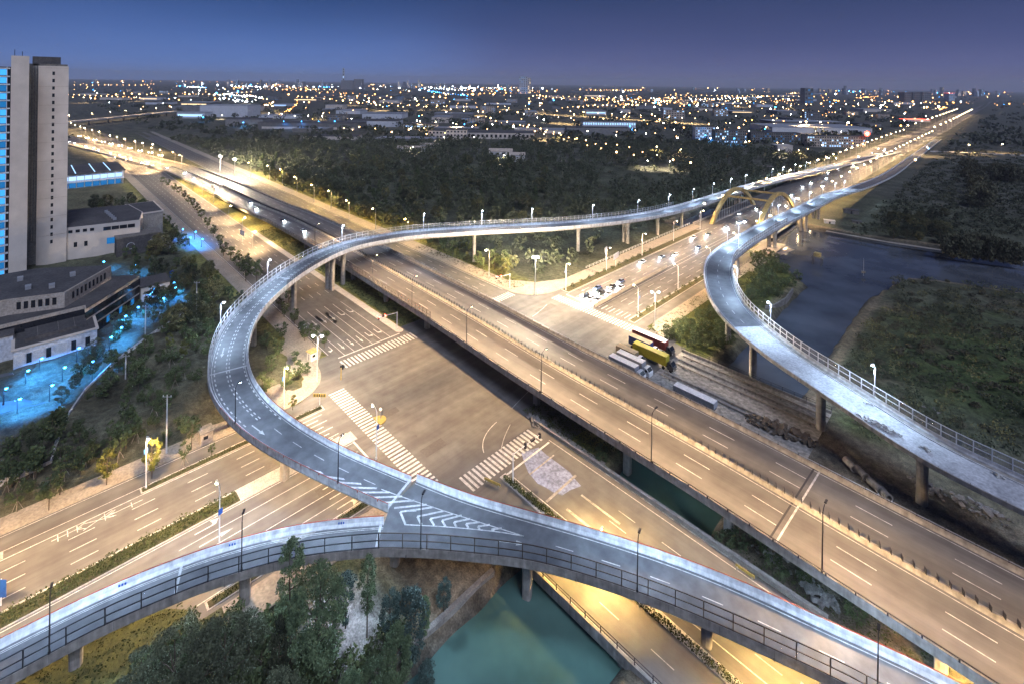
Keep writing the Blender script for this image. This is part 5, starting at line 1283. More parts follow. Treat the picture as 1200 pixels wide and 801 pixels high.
def car_make(paint, lit, nm='car'):
    def make():
        t = empty(nm, 'car', 'car'); mb = MB()
        def sec(x, w, z0, z1): return [(x, -w, z0), (x, w, z0), (x, w*1.0, z1*.75+z0*.25), (x, w*.86, z1), (x, -w*.86, z1), (x, -w, z1*.75+z0*.25)]
        mb.loft([sec(-2.2, .78, .4, .75), sec(-2.05, .86, .28, .92), (sec(-1.2, .9, .25, .98)), sec(.9, .9, .25, .98), sec(1.9, .86, .28, .86), sec(2.2, .74, .38, .68)])
        b_ = mb.build('body', paint, t)
        mb = MB(); f4 = lambda x, w, z: [(x, -w, z), (x, w, z)]
        mb.loft([[(-1.9, -.74, .95), (-1.9, .74, .95), (1.15, .76, .95), (1.15, -.76, .95)], [(-1.25, -.62, 1.42), (-1.25, .62, 1.42), (.35, .62, 1.42), (.35, -.62, 1.42)]]); mb.build('cabin_windows', 'window_dark', t)
        mb = MB(); mb.box(-.45, 0, 1.44, 1.55, 1.2, .06); mb.build('roof', paint, t)
        for x in (-1.35, 1.35):
            for s in (-1, 1): wheel_mb(x, s*.8, .33, .22).build('wheel', 'rubber', t)
        for s in (-1, 1):
            mb = MB(); mb.box(2.12, s*.6, .62, .2, .34, .2); mb.build('headlight', 'head_white' if lit else 'sign_white', b_)
            mb = MB(); mb.box(-2.16, s*.62, .75, .1, .3, .16); mb.build('tail_light', 'tail_red', b_)
        if lit:
            l = light('headlight_beam', t, .75, 2.4, 2200, (.75, .86, 1), .25, 75, False); l.rotation_euler = (R(74), 0, R(-90))
        return t
    return Kind(make)
cw, cb, cbl = car_make('car_white', True), car_make('car_black', True), car_make('car_blue', True)
for k, (x, y, kd, lb) in enumerate(((-9.2, 74.5, cb, 'black car waiting first at the crossing on the forest side lane'), (-9.6, 84.5, cbl, 'dark blue car waiting second in the forest side lane'), (-5.4, 73.2, cw, 'white car waiting first in the middle lane at the crossing'), (-2.3, 74.6, cw, 'white car waiting first in the lane by the concrete median'), (-5.8, 81.6, cb, 'black car waiting second in the middle lane'), (-2.6, 83.0, cw, 'white car waiting second in the lane by the concrete median'), (-6.1, 90.4, cb, 'black car waiting third in the middle lane'), (-2.9, 92.5, cw, 'white car waiting third in the lane by the concrete median'), (-6.6, 98.4, cbl, 'dark blue car waiting last in the middle lane'))):
    kd.put((x, y, .03), R(-90), lb, 'cars queuing at the crossing')
cars = [cw, cb, cw, cbl]
k = 0
for y in (128, 142, 150, 171, 186, 199, 222, 247, 263, 290):
    x = (-12.6, -9.4, -6, -2.8)[k % 4]-(2 if y > 214 else 0); cars[k % 4].put((x, y, .07), R(-90), f'{ORD[k]} car with lit headlights from the queue coming down the crossroad', 'cars driving on the crossroad'); k += 1
for k2 in range(16):
    D_ = 30+k2*38+random.uniform(-8, 8); p = FAR.atD(D_, random.choice((23.2, 26.8, 30.5)), .06); t = FAR.T[FAR.near(p.x, p.y)]
    cars[k2 % 4].put(p, math.atan2(-t.y, -t.x), f'{ORD[k2]} car with lit headlights from the arch bridge on the far crossroad', 'cars driving on the far crossroad')
i = 0
for k2 in range(20):
    D_ = EXP.D[EXP.near(*G(330, 275, 6))]-k2*34+random.uniform(-9, 9)
    if D_ < 5: break
    p = EXP.atD(D_, random.choice((3.0, 6.4, 9.8)), .05); t = EXP.T[EXP.near(p.x, p.y)]
    cars[k2 % 4].put(p, math.atan2(t.y, t.x), f'{ORD[k2]} car with lit headlights upstream of the loop ramp on the expressway', 'cars driving on the expressway')
# ------------------------------------------------------------------ street furniture
def signal(label, base, tip, hgt, units, colour=None, red=(), pole_m='galv_white', vertical=True):
    t = empty('traffic_light', label, 'traffic light', (*base, 0))
    dx, dy = tip[0]-base[0], tip[1]-base[1]; a = math.atan2(dy, dx); ln = math.hypot(dx, dy)
    mb = MB(); mb.tube([(0, 0, 0), (0, 0, hgt)], [.17, .12], 8); mb.build('pole', pole_m, t)
    mb = MB(); mb.tube([(0, 0, hgt-.3), (dx, dy, hgt-.1)], [.1, .06], 6); mb.build('arm', pole_m, t)
    for k in range(units):
        f = 1-.28*k; x, y = dx*f, dy*f; mb = MB()
        mb.box(x, y, hgt-.25, .45, .45, 1.35, a) if k % 2 == 0 else mb.box(x, y, hgt-.1, 1.3, .45, .45, a)
        hd = mb.build('signal_head', 'dark_steel', t)
        for q in range(3):
            mb = MB(); px_, py_, pz_ = (x, y, hgt+.15-.42*q) if k % 2 == 0 else (x+math.cos(a)*(.42*q-.42), y+math.sin(a)*(.42*q-.42), hgt-.1)
            on = k in red and q == 0
            for s in (-1, 1):
                nx_, ny_ = -math.sin(a)*s*.25, math.cos(a)*s*.25; mb.ball(px_+nx_, py_+ny_, pz_, .3 if on else .16, 1, 6, 4)
            mb.build('signal_lens', 'signal_red' if on else 'rubber', hd)
    return t
signal('white traffic light mast with three dark heads over the lower zebra crossing', (39.3, -17.3), (39.5, -8.5), 7, 3)
signal('traffic light with red signals on the forest side corner', (-36.7, 56.5), (-38, 49.5), 6.5, 2, red=(0, 1))
signal('traffic light with red signals on the grass tip beside the expressway', (-40.1, 1.5), (-41, -5.5), 6, 2, red=(0, 1))
signal('short black traffic light on a yellow post at the pavement corner', (-24.5, -27.6), (-24.2, -27.2), 4.2, 2, pole_m='paint_yellow')
def post_sign(name, label, x, y, hgt, w, hh, rz_, pm_='galv_white', bm='sign_white', extra=None):
    t = empty(name, label, 'sign', (x, y, 0), rz_)
    mb = MB(); mb.tube([(0, 0, 0), (0, 0, hgt)], .09, 6); mb.build('post', pm_, t)
    mb = MB(); mb.box(0, -.12, hgt-hh/2, w, .08, hh); bd = mb.build('board', bm, t)
    if extra: extra(bd, hgt, w, hh)
    return t
def stripes(bd, hgt, w, hh):
    mb = MB()
    for k in range(-2, 3): mb.box(k*w/5.5, -.18, hgt-hh/2, w/14, .03, hh*.8, 0)
    mb.build('arrow_stripes', 'dark_steel', bd)
post_sign('direction_sign', 'yellow and black arrow sign on the bright pavement corner', -17.6, -37.2, 3.2, 3.6, .9, R(45), bm='paint_yellow', extra=stripes)
post_sign('direction_sign', 'large blank white sign board beside the crossroad verge, nearer the junction', -18.9, 113, 7, 6.5, 2.8, R(100))
post_sign('direction_sign', 'smaller pale sign board behind the large white one', -27, 116, 7.2, 3.0, 2.4, R(100))
post_sign('direction_sign', 'pale sign board above the campus side road seen from behind', *G(284, 284), 6.5, 5, 2.6, R(10))
post_sign('direction_sign', 'small pale sign board on the far expressway verge', *G(249, 226), 6, 4, 2.2, R(10))
post_sign('direction_sign', 'blue road sign cut by the left picture edge', *G(1, 709), 4.6, 2.0, 3.0, R(45), bm='panel_blue')
isl = empty('traffic_island', 'small yellow half round island in the zebra crossing with a round sign', 'traffic island', (-.3, -28.2, 0))
mb = MB(); mb.prism([(-1.9, -1.0), (1.9, -1.0)]+[(1.9*math.cos(R(a)), -1.0+2.6*math.sin(R(a))) for a in range(15, 180, 15)], 0, .25); mb.build('island_base', 'paint_yellow', isl)
mb = MB(); mb.tube([(0, .2, .2), (0, .2, 2.9)], .06, 6); mb.build('post', 'steel', isl)
mb = MB(); mb.tube([(0, .1, 2.9), (.06, .02, 2.9)], .45, 14); mb.build('round_sign', 'sign_white', isl)
def kiosk(label, x, y, sx, sy, hh, rz_, wall, roof):
    t = empty('kiosk', label, 'kiosk', (x, y, .15), rz_)
    mb = MB(); mb.box(0, 0, hh/2, sx, sy, hh); w_ = mb.build('wall', wall, t)
    mb = MB(); mb.box(0, 0, hh+.12, sx+.5, sy+.5, .24); mb.box(0, 0, hh+.3, sx-.3, sy-.3, .14); mb.build('roof', roof, t)
    mb = MB(); mb.box(sx/2+.02, -.3, hh*.6, .06, 1.0, .8); mb.build('window', 'window_dark', w_)
    mb = MB(); mb.box(-.2, -sy/2-.02, hh*.42, .9, .06, hh*.8); mb.build('door', 'concrete', w_)
kiosk('small pale flat roofed kiosk on the pavement under the loop ramp', *G(241, 517), 2.8, 2.6, 2.9, 0, 'wall_brown', 'concrete')
kiosk('small pale kiosk with brown roof at the pavement corner inside the loop', *G(366, 421), 2.4, 2.4, 2.6, .2, 'wall_pale', 'lamplit_brown')
for k, (px, pb, pt, lb) in enumerate(((195, 531, 462, 'concrete utility pole with cross arm on the slope, nearest the kiosk'), (230, 376, 330, 'utility pole beside the outer bend of the loop ramp'), (170, 402, 358, 'thin utility pole on the slope below the terraced block'), (147, 447, 415, 'short pole in the rough slope below the campus wall'))):
    t = empty('utility_pole', lb, 'utility pole', (*G(px, pb), 0)); hh = top_h(px, pt, pb)
    mb = MB(); mb.tube([(0, 0, -.3), (0, 0, hh)], [.2, .13], 8); mb.build('pole', 'concrete_white', t)
    mb = MB(); mb.box(0, 0, hh-.5, 2.2, .12, .14, R(45)); mb.build('cross_arm', 'steel', t)
    for s in (-.95, .95):
        mb = MB(); mb.tube([(s*.7, s*.7, hh-.45), (s*.7, s*.7, hh-.1)], .09, 6); mb.build('insulator', 'sign_white', t)
# walls and rails on the ground
def wall_thing(name, label, pts, hh, th, m, cat='wall', coping=None):
    mb = MB()
    rings = []
    for i, p in enumerate(pts):
        a, c = pts[max(0, i-1)], pts[min(len(pts)-1, i+1)]; d = Vector((c[0]-a[0], c[1]-a[1], 0)).normalized(); n = Vector((-d.y, d.x, 0))*th/2; z = p[2] if len(p) > 2 else 0
        P_ = Vector((p[0], p[1], z)); rings.append([P_-n+Vector((0, 0, -.6)), P_+n+Vector((0, 0, -.6)), P_+n+Vector((0, 0, hh)), P_-n+Vector((0, 0, hh))])
    mb.loft(rings); return tag(mb.build(name, m), label, cat)
wall_thing('boundary_wall', 'low pale boundary wall winding along the slope below the campus', [(*G(a, b_), 0) for a, b_ in ((-30, 580), (0, 568), (45, 552), (60, 545), (66, 520), (78, 492), (100, 460), (130, 430), (172, 398), (215, 370), (250, 350))], 1.3, .4, 'concrete_white')
wall_thing('median_wall', 'pale concrete barrier along the middle of the crossroad at the zebra crossing', [(0, 68.5), (-.6, 100), (-1, 131)], 1.25, .5, 'pavement')
wall_thing('embankment_wall', 'curved concrete retaining wall at the water under the unfinished ramp', [(*G(a, b_), -1) for a, b_ in ((897, 362), (908, 360), (921, 352), (929, 341))], 2.2, .6, 'concrete_dark')
def railing(label, pts, hh=1.1, step=2.5, m='dark_steel', cat='railing'):
    t = empty('railing', label, cat, (pts[0][0], pts[0][1], 0)); o0 = Vector((pts[0][0], pts[0][1], 0)); P_ = uniform([Vector((p[0], p[1], .15)) for p in pts], step)
    for p in P_[:100]:
        q = p-o0; mb = MB(); mb.box(q.x, q.y, hh/2, .1, .1, hh); mb.build('post', m, t)
    for z in (hh, hh*.5):
        mb = MB(); mb.tube([tuple(p-o0+Vector((0, 0, z-.15))) for p in P_], .06, 4); mb.build('rail', m, t)
railing('dark railing along the riverside path under the unfinished ramp', [G(a, b_) for a, b_ in ((862, 318), (890, 298), (922, 276))])
railing('pale railing along the raised path behind the crossroad lamps', [(-27.5, y) for y in (100, 140, 212)], 1.2, 3, 'galv_white')
railing('dark railing around the grassy floodlight corner of the junction', [G(a, b_) for a, b_ in ((672, 312), (690, 318), (702, 322))], 1.1, 2)
# pipes, rubble, debris
for k, (px, py, l) in enumerate(((996, 547, 3), (1009, 557, 3), (1025, 572, 3), (1037, 582, 2.6))):
    t = empty('concrete_pipe', f'{ORD[k]} big concrete drain pipe from the railway end, lying beneath the unfinished ramp'.replace('railway end', 'canal end'), 'pipe', (*G(px, py), .8), R(-40+random.uniform(-8, 8)), 'concrete drain pipes')
    mb = MB(); n_ = 14; ringo = lambda x, r: [(x, r*math.cos(6.283*q/n_), r*math.sin(6.283*q/n_)) for q in range(n_)]
    mb.loft([ringo(-l/2, .62), ringo(-l/2, .8), ringo(l/2-.3, .8), ringo(l/2-.3, .92), ringo(l/2, .92), ringo(l/2, .62), ringo(-l/2, .62)], True, False); mb.build('pipe_shell', 'concrete', t)
def rubble(name, label, x, y, z, rx, ry, n, s0, s1, m, ang=0):
    rg = random.Random(n*7+int(x)); mb = MB()
    for _ in range(n):
        a, r_ = rg.uniform(0, 6.28), math.sqrt(rg.random()); X, Y = math.cos(a)*r_*rx, math.sin(a)*r_*ry; s = rg.uniform(s0, s1)*(1.2-r_*.6)
        c, d = math.cos(ang), math.sin(ang); n0 = len(mb.v); mb.box(0, 0, 0, s*rg.uniform(.7, 1.6), s*rg.uniform(.5, 1), s*rg.uniform(.3, .8), rg.uniform(0, 3))
        Mx = Matrix.Rotation(rg.uniform(-.5, .5), 3, 'X') @ Matrix.Rotation(rg.uniform(-.5, .5), 3, 'Y')
        for q in range(n0, len(mb.v)):
            v = Mx @ Vector(mb.v[q]); mb.v[q] = (v.x+x+X*c-Y*d, v.y+y+X*d+Y*c, v.z+z+s*.25+(1-r_)*s0*.8)
    o = mb.build(name, m); return tag(o, label, 'debris')
rubble('debris_heap', 'heap of pale broken boards on the bare unfinished ramp', *G(1030, 498, 13.1), 13.1, 4.6, 1.0, 60, .3, .9, 'debris', R(-12))
rubble('debris_heap', 'small scatter of rubble farther along the bare unfinished ramp', *G(1083, 526, 12.9), 12.9, 1.0, .6, 12, .3, .7, 'debris')
rubble('debris_heap', 'few pale blocks beside the kerb of the bare unfinished ramp', *G(1018, 474, 13.0), 13.05, 1.2, .5, 10, .3, .6, 'debris')
rubble('debris_heap', 'few pale blocks near the picture edge of the bare unfinished ramp', *G(1168, 557, 12.6), 12.65, 1.2, .5, 10, .3, .7, 'debris')
rubble('stone_pile', 'pile of pale paving stones under the expressway edge by the junction', 29.5, 1.5, .1, 3.2, 1.8, 40, .5, 1.2, 'rock')
rubble('stone_pile', 'big pale boulders at the expressway pier near the bottom edge', *G(962, 703), .1, 3, 1.6, 22, .8, 1.8, 'rock')
rubble('stone_pile', 'broken stones scattered on the earth slope by the expressway edge', *G(920, 660), .1, 6, 3, 50, .3, .9, 'rock')
rubble('stone_pile', 'rocky spoil heap behind the fence of the unfinished ramp', *G(1140, 500), .3, 16, 6, 160, .6, 1.8, 'rock')
rubble('stone_pile', 'dark broken planks heaped beyond the expressway wall', *G(915, 505), .3, 9, 3, 110, .5, 1.6, 'bark', R(10))
rubble('stone_pile', 'stone bank strewn under the second pier of the unfinished ramp', *G(1130, 590), .1, 10, 2.5, 70, .4, 1.2, 'rock')
for k, Y in enumerate((45.5, 47.6, 54.5, 57.5, 60.5)):
    t = empty('utility_pipe', ('pipe on the lot bridge nearest the trailer', 'second pipe from the trailer on the lot bridge', 'pipe in the middle of the lot bridge', 'pipe beside the railing side strip of the lot bridge', 'pipe right along the railing of the lot bridge')[k], 'pipe', (63, Y, 0), 0, 'pipes on the lot bridge')
    mb = MB(); mb.tube([(-21, 0, .45), (21, 0, .45)], .3 if k % 2 else .2, 8); mb.build('pipe_run', 'concrete' if k % 2 else 'pavement', t)
    for x in (-18, -9, 0, 9, 18):
        mb = MB(); mb.box(x, 0, .15, .4, .8, .3); mb.build('saddle', 'concrete_dark', t)
for k, (px, py, ln, m_, lb) in enumerate(((577, 567, 4.2, 'paint_yellow', 'yellow road barrier at the pavement tip by the zebra crossing'), (873, 672, 3.4, 'paint_yellow', 'yellow board lying at the end of the canal wall'))):
    t = empty('road_barrier', lb, 'barrier', (*G(px, py), 0), 0 if k != 0 else .3)
    mb = MB(); mb.box(0, 0, .62, ln, .16, .5); mb.build('beam', m_, t)
    for x in (-ln*.4, ln*.4):
        mb = MB(); mb.box(x, 0, .25, .2, .7, .5); mb.build('foot', 'concrete', t)
t = empty('river_mast', 'thin lattice marker mast standing at the river mouth', 'mast', (*G(1012, 318), -1.5)); 
mb = MB(); mb.tube([(0, 0, -2), (0, 0, 8)], [.18, .08], 6); mb.build('mast_pole', 'steel', t); mb = MB(); mb.box(0, 0, 1.2, 1.6, 1.6, .9); mb.build('footing', 'concrete_dark', t)
t = empty('pump_house', 'small dark open pump house standing at the river edge', 'hut', (*G(958, 305), -1)); 
for x in (-2, 2):
    for y in (-1.5, 1.5):
        mb = MB(); mb.box(x, y, 0, .4, .4, 5); mb.build('leg', 'concrete_dark', t)
mb = MB(); mb.box(0, 0, 2.7, 5.2, 4.2, .5); mb.build('platform', 'concrete_dark', t); mb = MB(); mb.box(0, 0, 3.9, 3, 2.4, 1.9); mb.build('cabin', 'lamplit_brown', t)
for k, (px, py, sx, sy, hh, lb) in enumerate(((997, 250, 9, 5, 2.6, 'low dark hut on the green river bank'), (972, 262, 6, 3, 2, 'pale shed at the water by the unfinished ramp'), (1004, 262, 5, 3, 1.6, 'small dark boat shed on the river bank'))):
    t = empty('shed', lb, 'shed', (*G(px, py), 0), R(20)); mb = MB(); mb.box(0, 0, hh/2, sx, sy, hh); mb.build('wall', 'wall_grey' if k != 1 else 'box_white', t)
    mb = MB(); mb.prism([(-sx/2-.3, -sy/2-.3), (sx/2+.3, -sy/2-.3), (sx/2+.3, sy/2+.3), (-sx/2-.3, sy/2+.3)], hh, hh+.25); mb.build('roof', 'roof_dark' if k != 1 else 'box_white', t)
    mb = MB(); mb.box(0, -sy/2-.03, hh*.4, 1, .08, hh*.75); mb.build('door', 'dark_steel', t)
# ------------------------------------------------------------------ campus
def bldg(name, label, loc, cat='building', group=None): return empty(name, label, cat, (*loc, 0), 0, group)
def part(mb, name, m, root, kind=None):
    o = mb.build(name, m, root); o.matrix_parent_inverse = Matrix.Translation(-Vector(root.location))
    if kind: o['kind'] = kind
    return o
def bx(x0, x1, y0, y1, z0, z1): 
    mb = MB(); mb.box((x0+x1)/2, (y0+y1)/2, (z0+z1)/2, x1-x0, y1-y0, z1-z0); return mb
tw = bldg('office_tower', 'tall pale tower slab with one column of windows and a blue glass side', (-210, -92))
part(bx(-224, -208.5, -92, -81.2, 0, 96), 'right_wing', 'wall_pale', tw); part(bx(-224, -193.5, -101, -95.2, 0, 100), 'front_wing', 'wall_pale', tw)
part(bx(-224, -212, -95.2, -92, 0, 97), 'recess_wall', 'wall_grey', tw)
for y in (-94.6, -93.6, -92.7): part(bx(-212, -210.4, y-.15, y+.15, 12, 96), 'mullion_fin', 'concrete', tw)
for k in range(24):
    z = 10+k*3.55; f = part(bx(-208.56, -208.44, -87.1, -86.2, z, z+1.7), 'window', 'window_dark', tw)
    part(bx(-208.53, -208.38, -87.2, -86.1, z-.16, z-.02), 'sill', 'concrete', f) if False else None
for k in range(10): part(bx(-208.52, -208.40, -91.9, -81.3, 14+k*9, 14.12+k*9), 'panel_joint', 'wall_brown', tw)
part(bx(-218, -212, -94, -84, 96, 100.5), 'roof_plant_room', 'roof_dark', tw)
part(bx(-223.6, -209, -91.6, -81.6, 96, 96.9), 'roof_parapet', 'concrete_dark', tw)
for k, (x, y) in enumerate(((-204, -97.5), (-206, -100))):
    mb = MB(); mb.tube([(x, y, 100), (x, y, 102.4+k*.8)], .12, 5); part(mb, 'antenna', 'dark_steel', tw)
part(bx(-222, -194.2, -118, -101, 0, 95), 'glass_core', 'window_dark', tw)
for k in range(26):
    z = 2.5+k*3.55
    part(bx(-194.3, -193.7, -117.5, -102.2, z, z+2.6), 'glass_floor', 'window_cyan' if k % 5 not in (1, 3) else 'window_cyan_dim', tw)
    part(bx(-194.2, -193.2, -118, -101.2, z+2.75, z+3.3), 'balcony_slab', 'wall_blue', tw)
for y in (-102.2, -104.6, -107, -109.4, -111.8, -114.2): part(bx(-193.8, -193.3, y-.12, y+.12, 1, 95), 'mullion', 'wall_blue', tw)
mb = MB()
# terraced block
X0 = -112.6
lo = bldg('terraced_block', 'terraced flat roofed campus block with window rows above the blue lit court', (-110, -80))
low = [(-98.2, -98.5), (-98.2, -78.6), (-112, -78.6), (-112, -98.5)]
mb = MB(); mb.prism(low, -.5, 6); part(mb, 'lower_wall', 'wall_blue', lo)
mb = MB(); mb.prism([(-97.8, -99), (-97.8, -78.2), (-112, -78.2), (-112, -99)], 6.003, 6.5); rf = part(mb, 'lower_roof', 'wall_pale', lo)
mb = MB(); mb.prism([(-98.6, -98.2), (-98.6, -79), (-111.6, -79), (-111.6, -98.2)], 6.503, 6.56); part(mb, 'roof_membrane', 'roof_dark', lo)
mb = MB(); mb.prism([(-101.5, -96), (-101.5, -81), (-110, -81), (-110, -96)], 6.57, 7.6); part(mb, 'raised_roof', 'roof_dark', lo)
for y in (-95, -90.5, -84.5, -81): part(bx(-98.22, -98.08, y-.6, y+.6, 1.2, 4.2), 'window', 'window_dark', lo)
for y in (-97.2, -92.8, -87.5): part(bx(-98.22, -98.08, y-1.3, y+1.3, .6, 4.6), 'lit_panel', 'window_bluewhite' if False else 'box_white', lo)
mid = [(-106.4, -81.2), (-130.3, -62.6), (-141, -76), (-150, -100), (-150, -130), (-110.5, -130), (-110.5, -81.2)]
mb = MB(); mb.prism(mid, -.5, 9.4); part(mb, 'middle_wall', 'window_dark', lo)
mb = MB(); mb.prism(mid, 9.41, 10.6); part(mb, 'middle_parapet', 'wall_brown', lo)
mb = MB(); mb.prism([(x*.994-.8, y*.995) for x, y in mid], 10.61, 10.66); part(mb, 'terrace_floor', 'roof_dark', lo)
upp = [(-109.2+-3.5, -86.2), (-133, -71.5), (-148, -92), (-150, -130), (-118, -130), (-118, -100)]
mb = MB(); mb.prism(upp, 10.67, 15.4); up = part(mb, 'upper_wall', 'wall_brown', lo)
mb = MB(); mb.prism(upp, 15.41, 16); part(mb, 'upper_parapet', 'wall_brown', lo)
mb = MB(); mb.prism([(x-.5, y-.3) for x, y in upp], 16.01, 16.08); part(mb, 'upper_roof', 'roof_dark', lo)
def windows_on(root, a, b_, z0, z1, n, w, m='window_dark', name='window', gap0=.12):
    a, b_ = Vector((*a, 0)), Vector((*b_, 0)); d = (b_-a).normalized(); L_ = (b_-a).length; ang = math.atan2(d.y, d.x); nrm = Vector((d.y, -d.x, 0))
    for k in range(n):
        p = a+d*L_*(gap0+(1-2*gap0)*(k+.5)/n); mb = MB(); mb.box(p.x, p.y, (z0+z1)/2, w, .24, z1-z0, ang); mm = m if isinstance(m, str) else m[k % len(m)]; part(mb, name, mm, root)
windows_on(lo, upp[0], upp[1], 12.2, 14.6, 9, .9); windows_on(lo, upp[-1], upp[0], 12.2, 14.6, 6, 1.1)
for z in (3.2, 6.4): windows_on(lo, mid[0], mid[1], z, z+.5, 1, 29, 'wall_brown', 'floor_band', 0)
windows_on(lo, mid[0], mid[1], .8, 3.0, 10, 1.6, ('window_cyan_dim', 'window_dark', 'window_dark'), 'lit_window')
windows_on(lo, mid[0], mid[1], 7.0, 9.0, 8, 2.0, ('window_dark',), 'window')
part(bx(-139, -128.5, -62.5, -52.8, -.5, 6), 'annexe_wall', 'wall_pale', lo); part(bx(-139.4, -128.1, -62.9, -52.4, 6.003, 6.5), 'annexe_roof', 'roof_dark', lo)
part(bx(-128.52, -128.36, -56, -54, .4, 2.6), 'annexe_window', 'window_bluewhite', lo)
part(bx(-150, -106, -131, -98.6, -.5, 8.2), 'court_wing_wall', 'wall_blue', lo); part(bx(-150, -105.6, -131, -98.4, 8.203, 8.7), 'court_wing_roof', 'roof_dark', lo)
# blue advertising box and court
t = empty('sign_box', 'small blue lit cabinet standing beyond the annexe', 'cabinet', (*G(201, 326), 0)); mb = MB(); mb.box(0, 0, 1.6, 2.6, 1.4, 3.2); mb.build('case', 'panel_blue', t); mb = MB(); mb.box(1.32, 0, 1.7, .06, 1.2, 2.4); mb.build('lit_face', 'window_cyan_dim', t)
mb = MB(); mb.poly([(*G(a, b_), .05) for a, b_ in ((-40, 405), (10, 420), (32, 447), (86, 441), (84, 464), (30, 478), (28, 492), (-10, 520), (-60, 540))]); struct('campus_drive', mb, 'asphalt')
mb = MB(); mb.poly([(*G(a, b_), .05) for a, b_ in ((188, 272), (232, 280), (234, 292), (208, 298), (186, 283))]); struct('court_paving', mb, 'asphalt')
mb = MB()
for a, b_ in (((0, 447), (18, 470)), ((20, 468), (74, 452)), ((64, 443), (84, 460)), ((50, 459), (56, 466)), ((62, 457), (70, 464)), ((0, 420), (20, 442)), ((20, 442), (44, 441))):
    p, q = Vector((*G(*a), .058)), Vector((*G(*b_), .058)); d = (q-p).normalized(); n_ = Vector((-d.y, d.x, 0))*.12; mb.quad(p-n_, q-n_, q+n_, p+n_)
struct('drive_markings', mb, 'paint')
# flat roofed block with the ring emblem
nb = bldg('campus_block', 'flat roofed pale campus block with roof vents and a dark wing bearing a ring emblem', (-205, -60))
main = [(-208.5, -68.6), (-205.2, -52.5), (-238, -47), (-252, -60), (-262, -84), (-212, -84)]
L1 = [(-207.4, -69.5), (-204, -52.6), (-222, -49), (-247, -52), (-256, -84), (-212.5, -90)]
mb = MB(); mb.prism(L1, 0, 15.4); part(mb, 'wall', 'wall_pale', nb); mb = MB(); mb.prism([(x*1.0+.0, y) for x, y in L1], 15.403, 16); part(mb, 'parapet', 'wall_pale', nb)
mb = MB(); mb.prism([(-208, -69.3), (-204.6, -53), (-222, -49.5), (-246.5, -52.5), (-255.5, -83.7), (-212.5, -89.5)], 16.003, 16.1); part(mb, 'roof', 'roof_dark', nb)
part(bx(-262, -232, -52, -38, 0, 12.5), 'rear_wing', 'wall_grey', nb); part(bx(-262.4, -231.6, -52.4, -37.6, 12.503, 13.2), 'rear_wing_roof', 'wall_pale', nb); part(bx(-261.6, -232.4, -51.5, -38.4, 13.203, 13.26), 'rear_roof_membrane', 'roof_dark', nb)
windows_on(nb, L1[0], L1[1], 12.6, 14.4, 4, 3.0); windows_on(nb, L1[-1], L1[0], 13.2, 14.6, 7, 1.6, gap0=.04); windows_on(nb, L1[-1], L1[0], 6, 8.4, 4, 1.3); windows_on(nb, L1[0], L1[1], 5.6, 8.6, 2, 3.4, 'window_cyan_dim', 'lit_window')
for k in range(6): part(bx(-213-k*4.2, -211.6-k*4.2, -63-k*.3, -61.6-k*.3, 16.1, 17.3), 'roof_vent', 'steel', nb)
dk = part(bx(-210, -198.8, -62.9, -44.2, 0, 9), 'dark_wing', 'roof_dark', nb); part(bx(-210.2, -198.6, -63.1, -44, 9.003, 9.4), 'dark_wing_coping', 'concrete_dark', nb)
for (Y, Z, r_) in ((-57.2, 4.6, 1.7), (-48.5, 5.4, .8)):
    mb = MB(); n_ = 24; mb.loft([[(-198.7, Y+rr*math.cos(6.283*q/n_), Z+rr*math.sin(6.283*q/n_)) for rr in (0,)][0:0] or [(-198.72+dx_, Y+rr*math.cos(6.283*q/n_), Z+rr*math.sin(6.283*q/n_)) for dx_, rr in ((0, r_), (.08, r_), (.08, r_-.22), (0, r_-.22))] for q in range(n_+1)]); part(mb, 'ring_emblem', 'concrete_white', nb)
# bright hall behind the tower
bh = bldg('exhibition_hall', 'brightly lit blue white hall with ribbed roof behind the tower', (-416, -50))
part(bx(-470, -417, -76, -35, 0, 11), 'wall', 'wall_blue', bh); part(bx(-471, -416, -77, -34, 11.003, 12), 'roof', 'roof_dark', bh)
part(bx(-416.9, -416.5, -75, -36, 6.4, 9.4), 'lit_window_band', 'window_bluewhite', bh); part(bx(-417, -412, -76, -35, 5.2, 5.8), 'canopy', 'wall_blue', bh); part(bx(-416.9, -416.6, -74, -37, .5, 4.6), 'lit_front', 'window_cyan_dim', bh)
for k in range(9): part(bx(-417, -416.2, -75.5+k*4.9, -74.9+k*4.9, 0, 11), 'facade_column', 'wall_blue', bh)
for y in (-66, -54, -44): part(bx(-470, -417, y-.3, y+.3, 12.003, 12.2), 'roof_light_strip', 'window_bluewhite', bh)

for k, (x, y) in enumerate(((-122, -90), (-126, -96), (-131, -84), (-138, -98), (-124, -108), (-134, -112))):
    part(bx(x, x+2.2, y, y+1.6, 16.08, 17.3), 'roof_unit', 'steel', lo)
for y in (-93, -88, -84): part(bx(-109.8, -101.7, y-.08, y+.08, 7.6, 7.68), 'roof_seam', 'concrete_dark', lo)
for k in range(6): part(bx(-149, -113, -128+k*7, -127.85+k*7, 16.08, 16.14), 'roof_seam', 'concrete_dark', lo) if False else None
for k, (px, py, lb) in enumerate(((58, 470, 'blue lamp at the parking bays of the campus drive'), (106, 441, 'blue lamp behind the parking bays under the slope'), (30, 452, 'blue lamp on the drive in front of the lowest campus block'), (178, 352, 'blue lamp in the narrow lane behind the annexe'), (88, 335, 'blue lamp between tower foot and terraced roof'), (120, 318, 'blue lamp on the lane between tower and flat roofed block'), (236, 290, 'blue lamp at the outer wall of the blue lit court'))):
    campus_lamp.put((*G(px, py), 0), R(90), lb, 'blue campus lamps')
